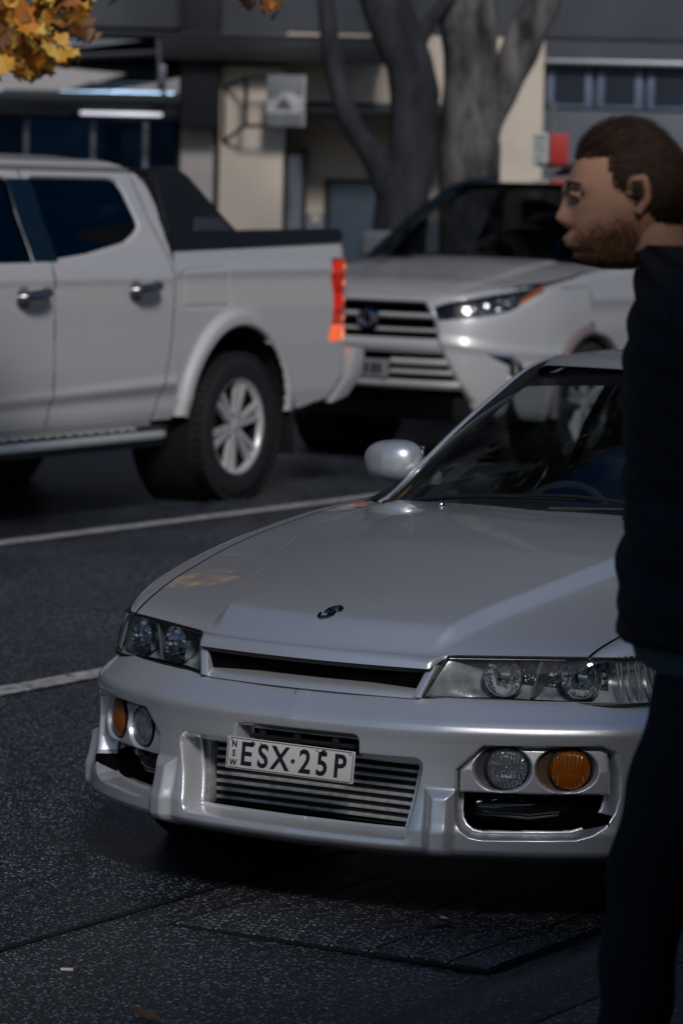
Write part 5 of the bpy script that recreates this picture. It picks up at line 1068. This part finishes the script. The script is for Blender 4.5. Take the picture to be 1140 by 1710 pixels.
def strands(name, n, weight, ln, lift, flow, m, wd=.0011):
    """short hairs: thin tapering ribbons rooted on the head, more of them where weight is high"""
    Pb = np.stack([hx_, hy_, hz_], -1); V = []; F = []; cnt = 0
    dA = np.gradient(Pb, axis=0); dB = np.gradient(Pb, axis=1); N = np.cross(dA, dB); N /= np.linalg.norm(N, axis=-1, keepdims=True)+1e-9
    sgn = np.sign((N*Pb).sum(-1, keepdims=True)); N = N*sgn; ar = np.linalg.norm(np.cross(dA, dB), axis=-1); pr = (ar*weight).ravel(); pr = pr/pr.sum()
    for i in rng.choice(pr.size, n, p=pr):
        a_, b_ = divmod(int(i), Pb.shape[1]); p0 = Pb[a_, b_]+rng.normal(size=3)*.0016; nn = N[a_, b_]; f = flow(p0)+rng.normal(size=3)*.17; f = f-nn*(f@nn); f /= np.linalg.norm(f)+1e-9
        L_ = ln*rng.uniform(.6, 1.25); side = np.cross(nn, f); side /= np.linalg.norm(side)+1e-9; k = len(V)
        for j, (t_, w_) in enumerate(((0, 1.), (.4, .9), (.75, .6), (1., .1))):
            c = p0+f*L_*t_+nn*(lift*math.sin(t_*2.2)-.0005); V += [c-side*wd*w_, c+side*wd*w_]
        F += [(k+2*j, k+2*j+1, k+2*j+3, k+2*j+2) for j in range(3)]
    me = bpy.data.meshes.new(name); me.from_pydata(hp_(*np.array(V).T).tolist(), [], F); me.update(); o = mkobj(name, me, m, body, None); return o
hw = sstep(.30, .42, fz_+.55*sstep(-.55, .25, fx_)+.55*sstep(.2, .8, fx_))*(1-((fx_ < -.30) & (fz_ < .60)))
hs_ = 1.02+.02*sstep(-.1, .9, fz_)
grid('scalp', hp_(hx_*hs_, hy_*hs_, hz_*hs_+.001), HAIR, body, cmask(hw > .75))
strands('hair', 15000, hw, .050, .010, lambda p: np.array([1.0, 0, .15-5*p[2]*(p[0] > .02)]), HAIR, .0007)
wb_ = sstep(-.020, -.075, hz_+.5*np.maximum(0, -hx_-.085))*sstep(.25, -.10, fx_)*(1-sstep(1.6, .8, np.hypot(hy_/.026, (hz_+.066)/.011))*(fx_ < 0))
strands('beard', 5200, wb_**1.4, .0090, .0022, lambda p: np.array([.2, 0, -1.]), mat('beard_hair', (.20, .092, .04), .8, var=.3, vs=30), .0006)
# clothes: the jacket is a loft of body sections with the sleeves run into it
sec = np.array([(.895, .048, .158, .188), (.905, .046, .166, .192), (.95, .045, .172, .196), (1.05, .043, .163, .190), (1.15, .04, .156, .185), (1.30, .03, .155, .198), (1.40, .018, .143, .202), (1.46, .004, .122, .180), (1.51, -.012, .098, .125), (1.545, -.030, .080, .090), (1.575, -.042, .074, .080), (1.590, -.044, .071, .077), (1.588, -.044, .064, .070), (1.55, -.035, .060, .066)])
u_ = np.linspace(0, len(sec)-1, 120); q_ = np.linspace(0, 2*np.pi, 73); Uq, Qq = np.meshgrid(u_, q_, indexing='ij')
sc = [np.interp(Uq, np.arange(len(sec)), sec[:, k]) for k in range(4)]
fold = .006*np.sin(sc[0]*48+2.2*np.sin(Qq*2)+Qq)*sstep(.85, 1.0, sc[0])*sstep(1.35, 1.05, sc[0])+.004*np.sin(sc[0]*90+Qq*5)
pw2 = lambda v: np.sign(v)*np.abs(v)**.85
P = np.stack([sc[1]+(sc[2]+fold)*pw2(np.cos(Qq)), (sc[3]+fold)*pw2(np.sin(Qq)), sc[0]], -1)
jk = grid('jacket', P, JACK, PE)
for s in (-1, 1):
    c = curve3([(.0, s*.10, 1.46), sh(s), tuple((np.array(sh(s))+np.array(el[s]))/2+[.01, 0, 0]), el[s], tuple((np.array(wr[s])+np.array(el[s]))/2), wr[s]], 60); rr2 = np.interp(np.linspace(0, 1, 60), [0, .2, .5, .62, .8, 1], [.07, .084, .070, .066, .056, .050])*(1+.05*np.sin(np.arange(60)*.9)+.03*np.sin(np.arange(60)*2.1))
    MB().tube(c, rr2, 20).build('sleeve', JACK, jk, sharp=None)
J = [((.06, 0, .985), (.128, .15)), ((.06, 0, .92), (.13, .155))]; E_ = [(0, 1)]
for s in (-1, 1):
    k = len(J); J += [(hp(s), .105), (tuple((np.array(hp(s))+np.array(kn[s]))/2), .098), (kn[s], .078), (tuple((np.array(kn[s])+np.array(an[s]))/2), .072), (an[s], .062)]; E_ += [(1, k), (k, k+1), (k+1, k+2), (k+2, k+3), (k+3, k+4)]
tr2 = skinmesh('trousers', J, E_, TROU, PE, 0, 3)
for v in tr2.data.vertices:
    c = v.co; v.co = c+Vector((1, 0, 0))*.004*math.sin(c.z*38+3*math.sin(c.y*9))
hem = MB().lathe([(.150, -.055), (.158, -.03), (.160, -.005), (.155, .02)], 40, (.06, 0, .915), (0, 0, 1)); hem.V = [(.06+(x-.06)*1.0, y*1.15, z+.012*math.sin(x*40)) for x, y, z in hem.V]; hem.build('shirt_hem', HEMM, PE)
for s in (-1, 1):
    MB().tube(curve3([tuple(np.array(an[s])+[.05, 0, -.02]), tuple(np.array(an[s])+[-.02, 0, -.03]), tuple((np.array(an[s])+np.array(to[s]))/2), to[s], tuple(np.array(to[s])+[-.05, 0, -.005])], 14), np.interp(np.linspace(0, 1, 14), np.linspace(0, 1, 5), [.045, .052, .05, .045, .03]), 12, flat=.8).build('shoe', mat('shoe_black', (.012, .012, .013), .4), PE)
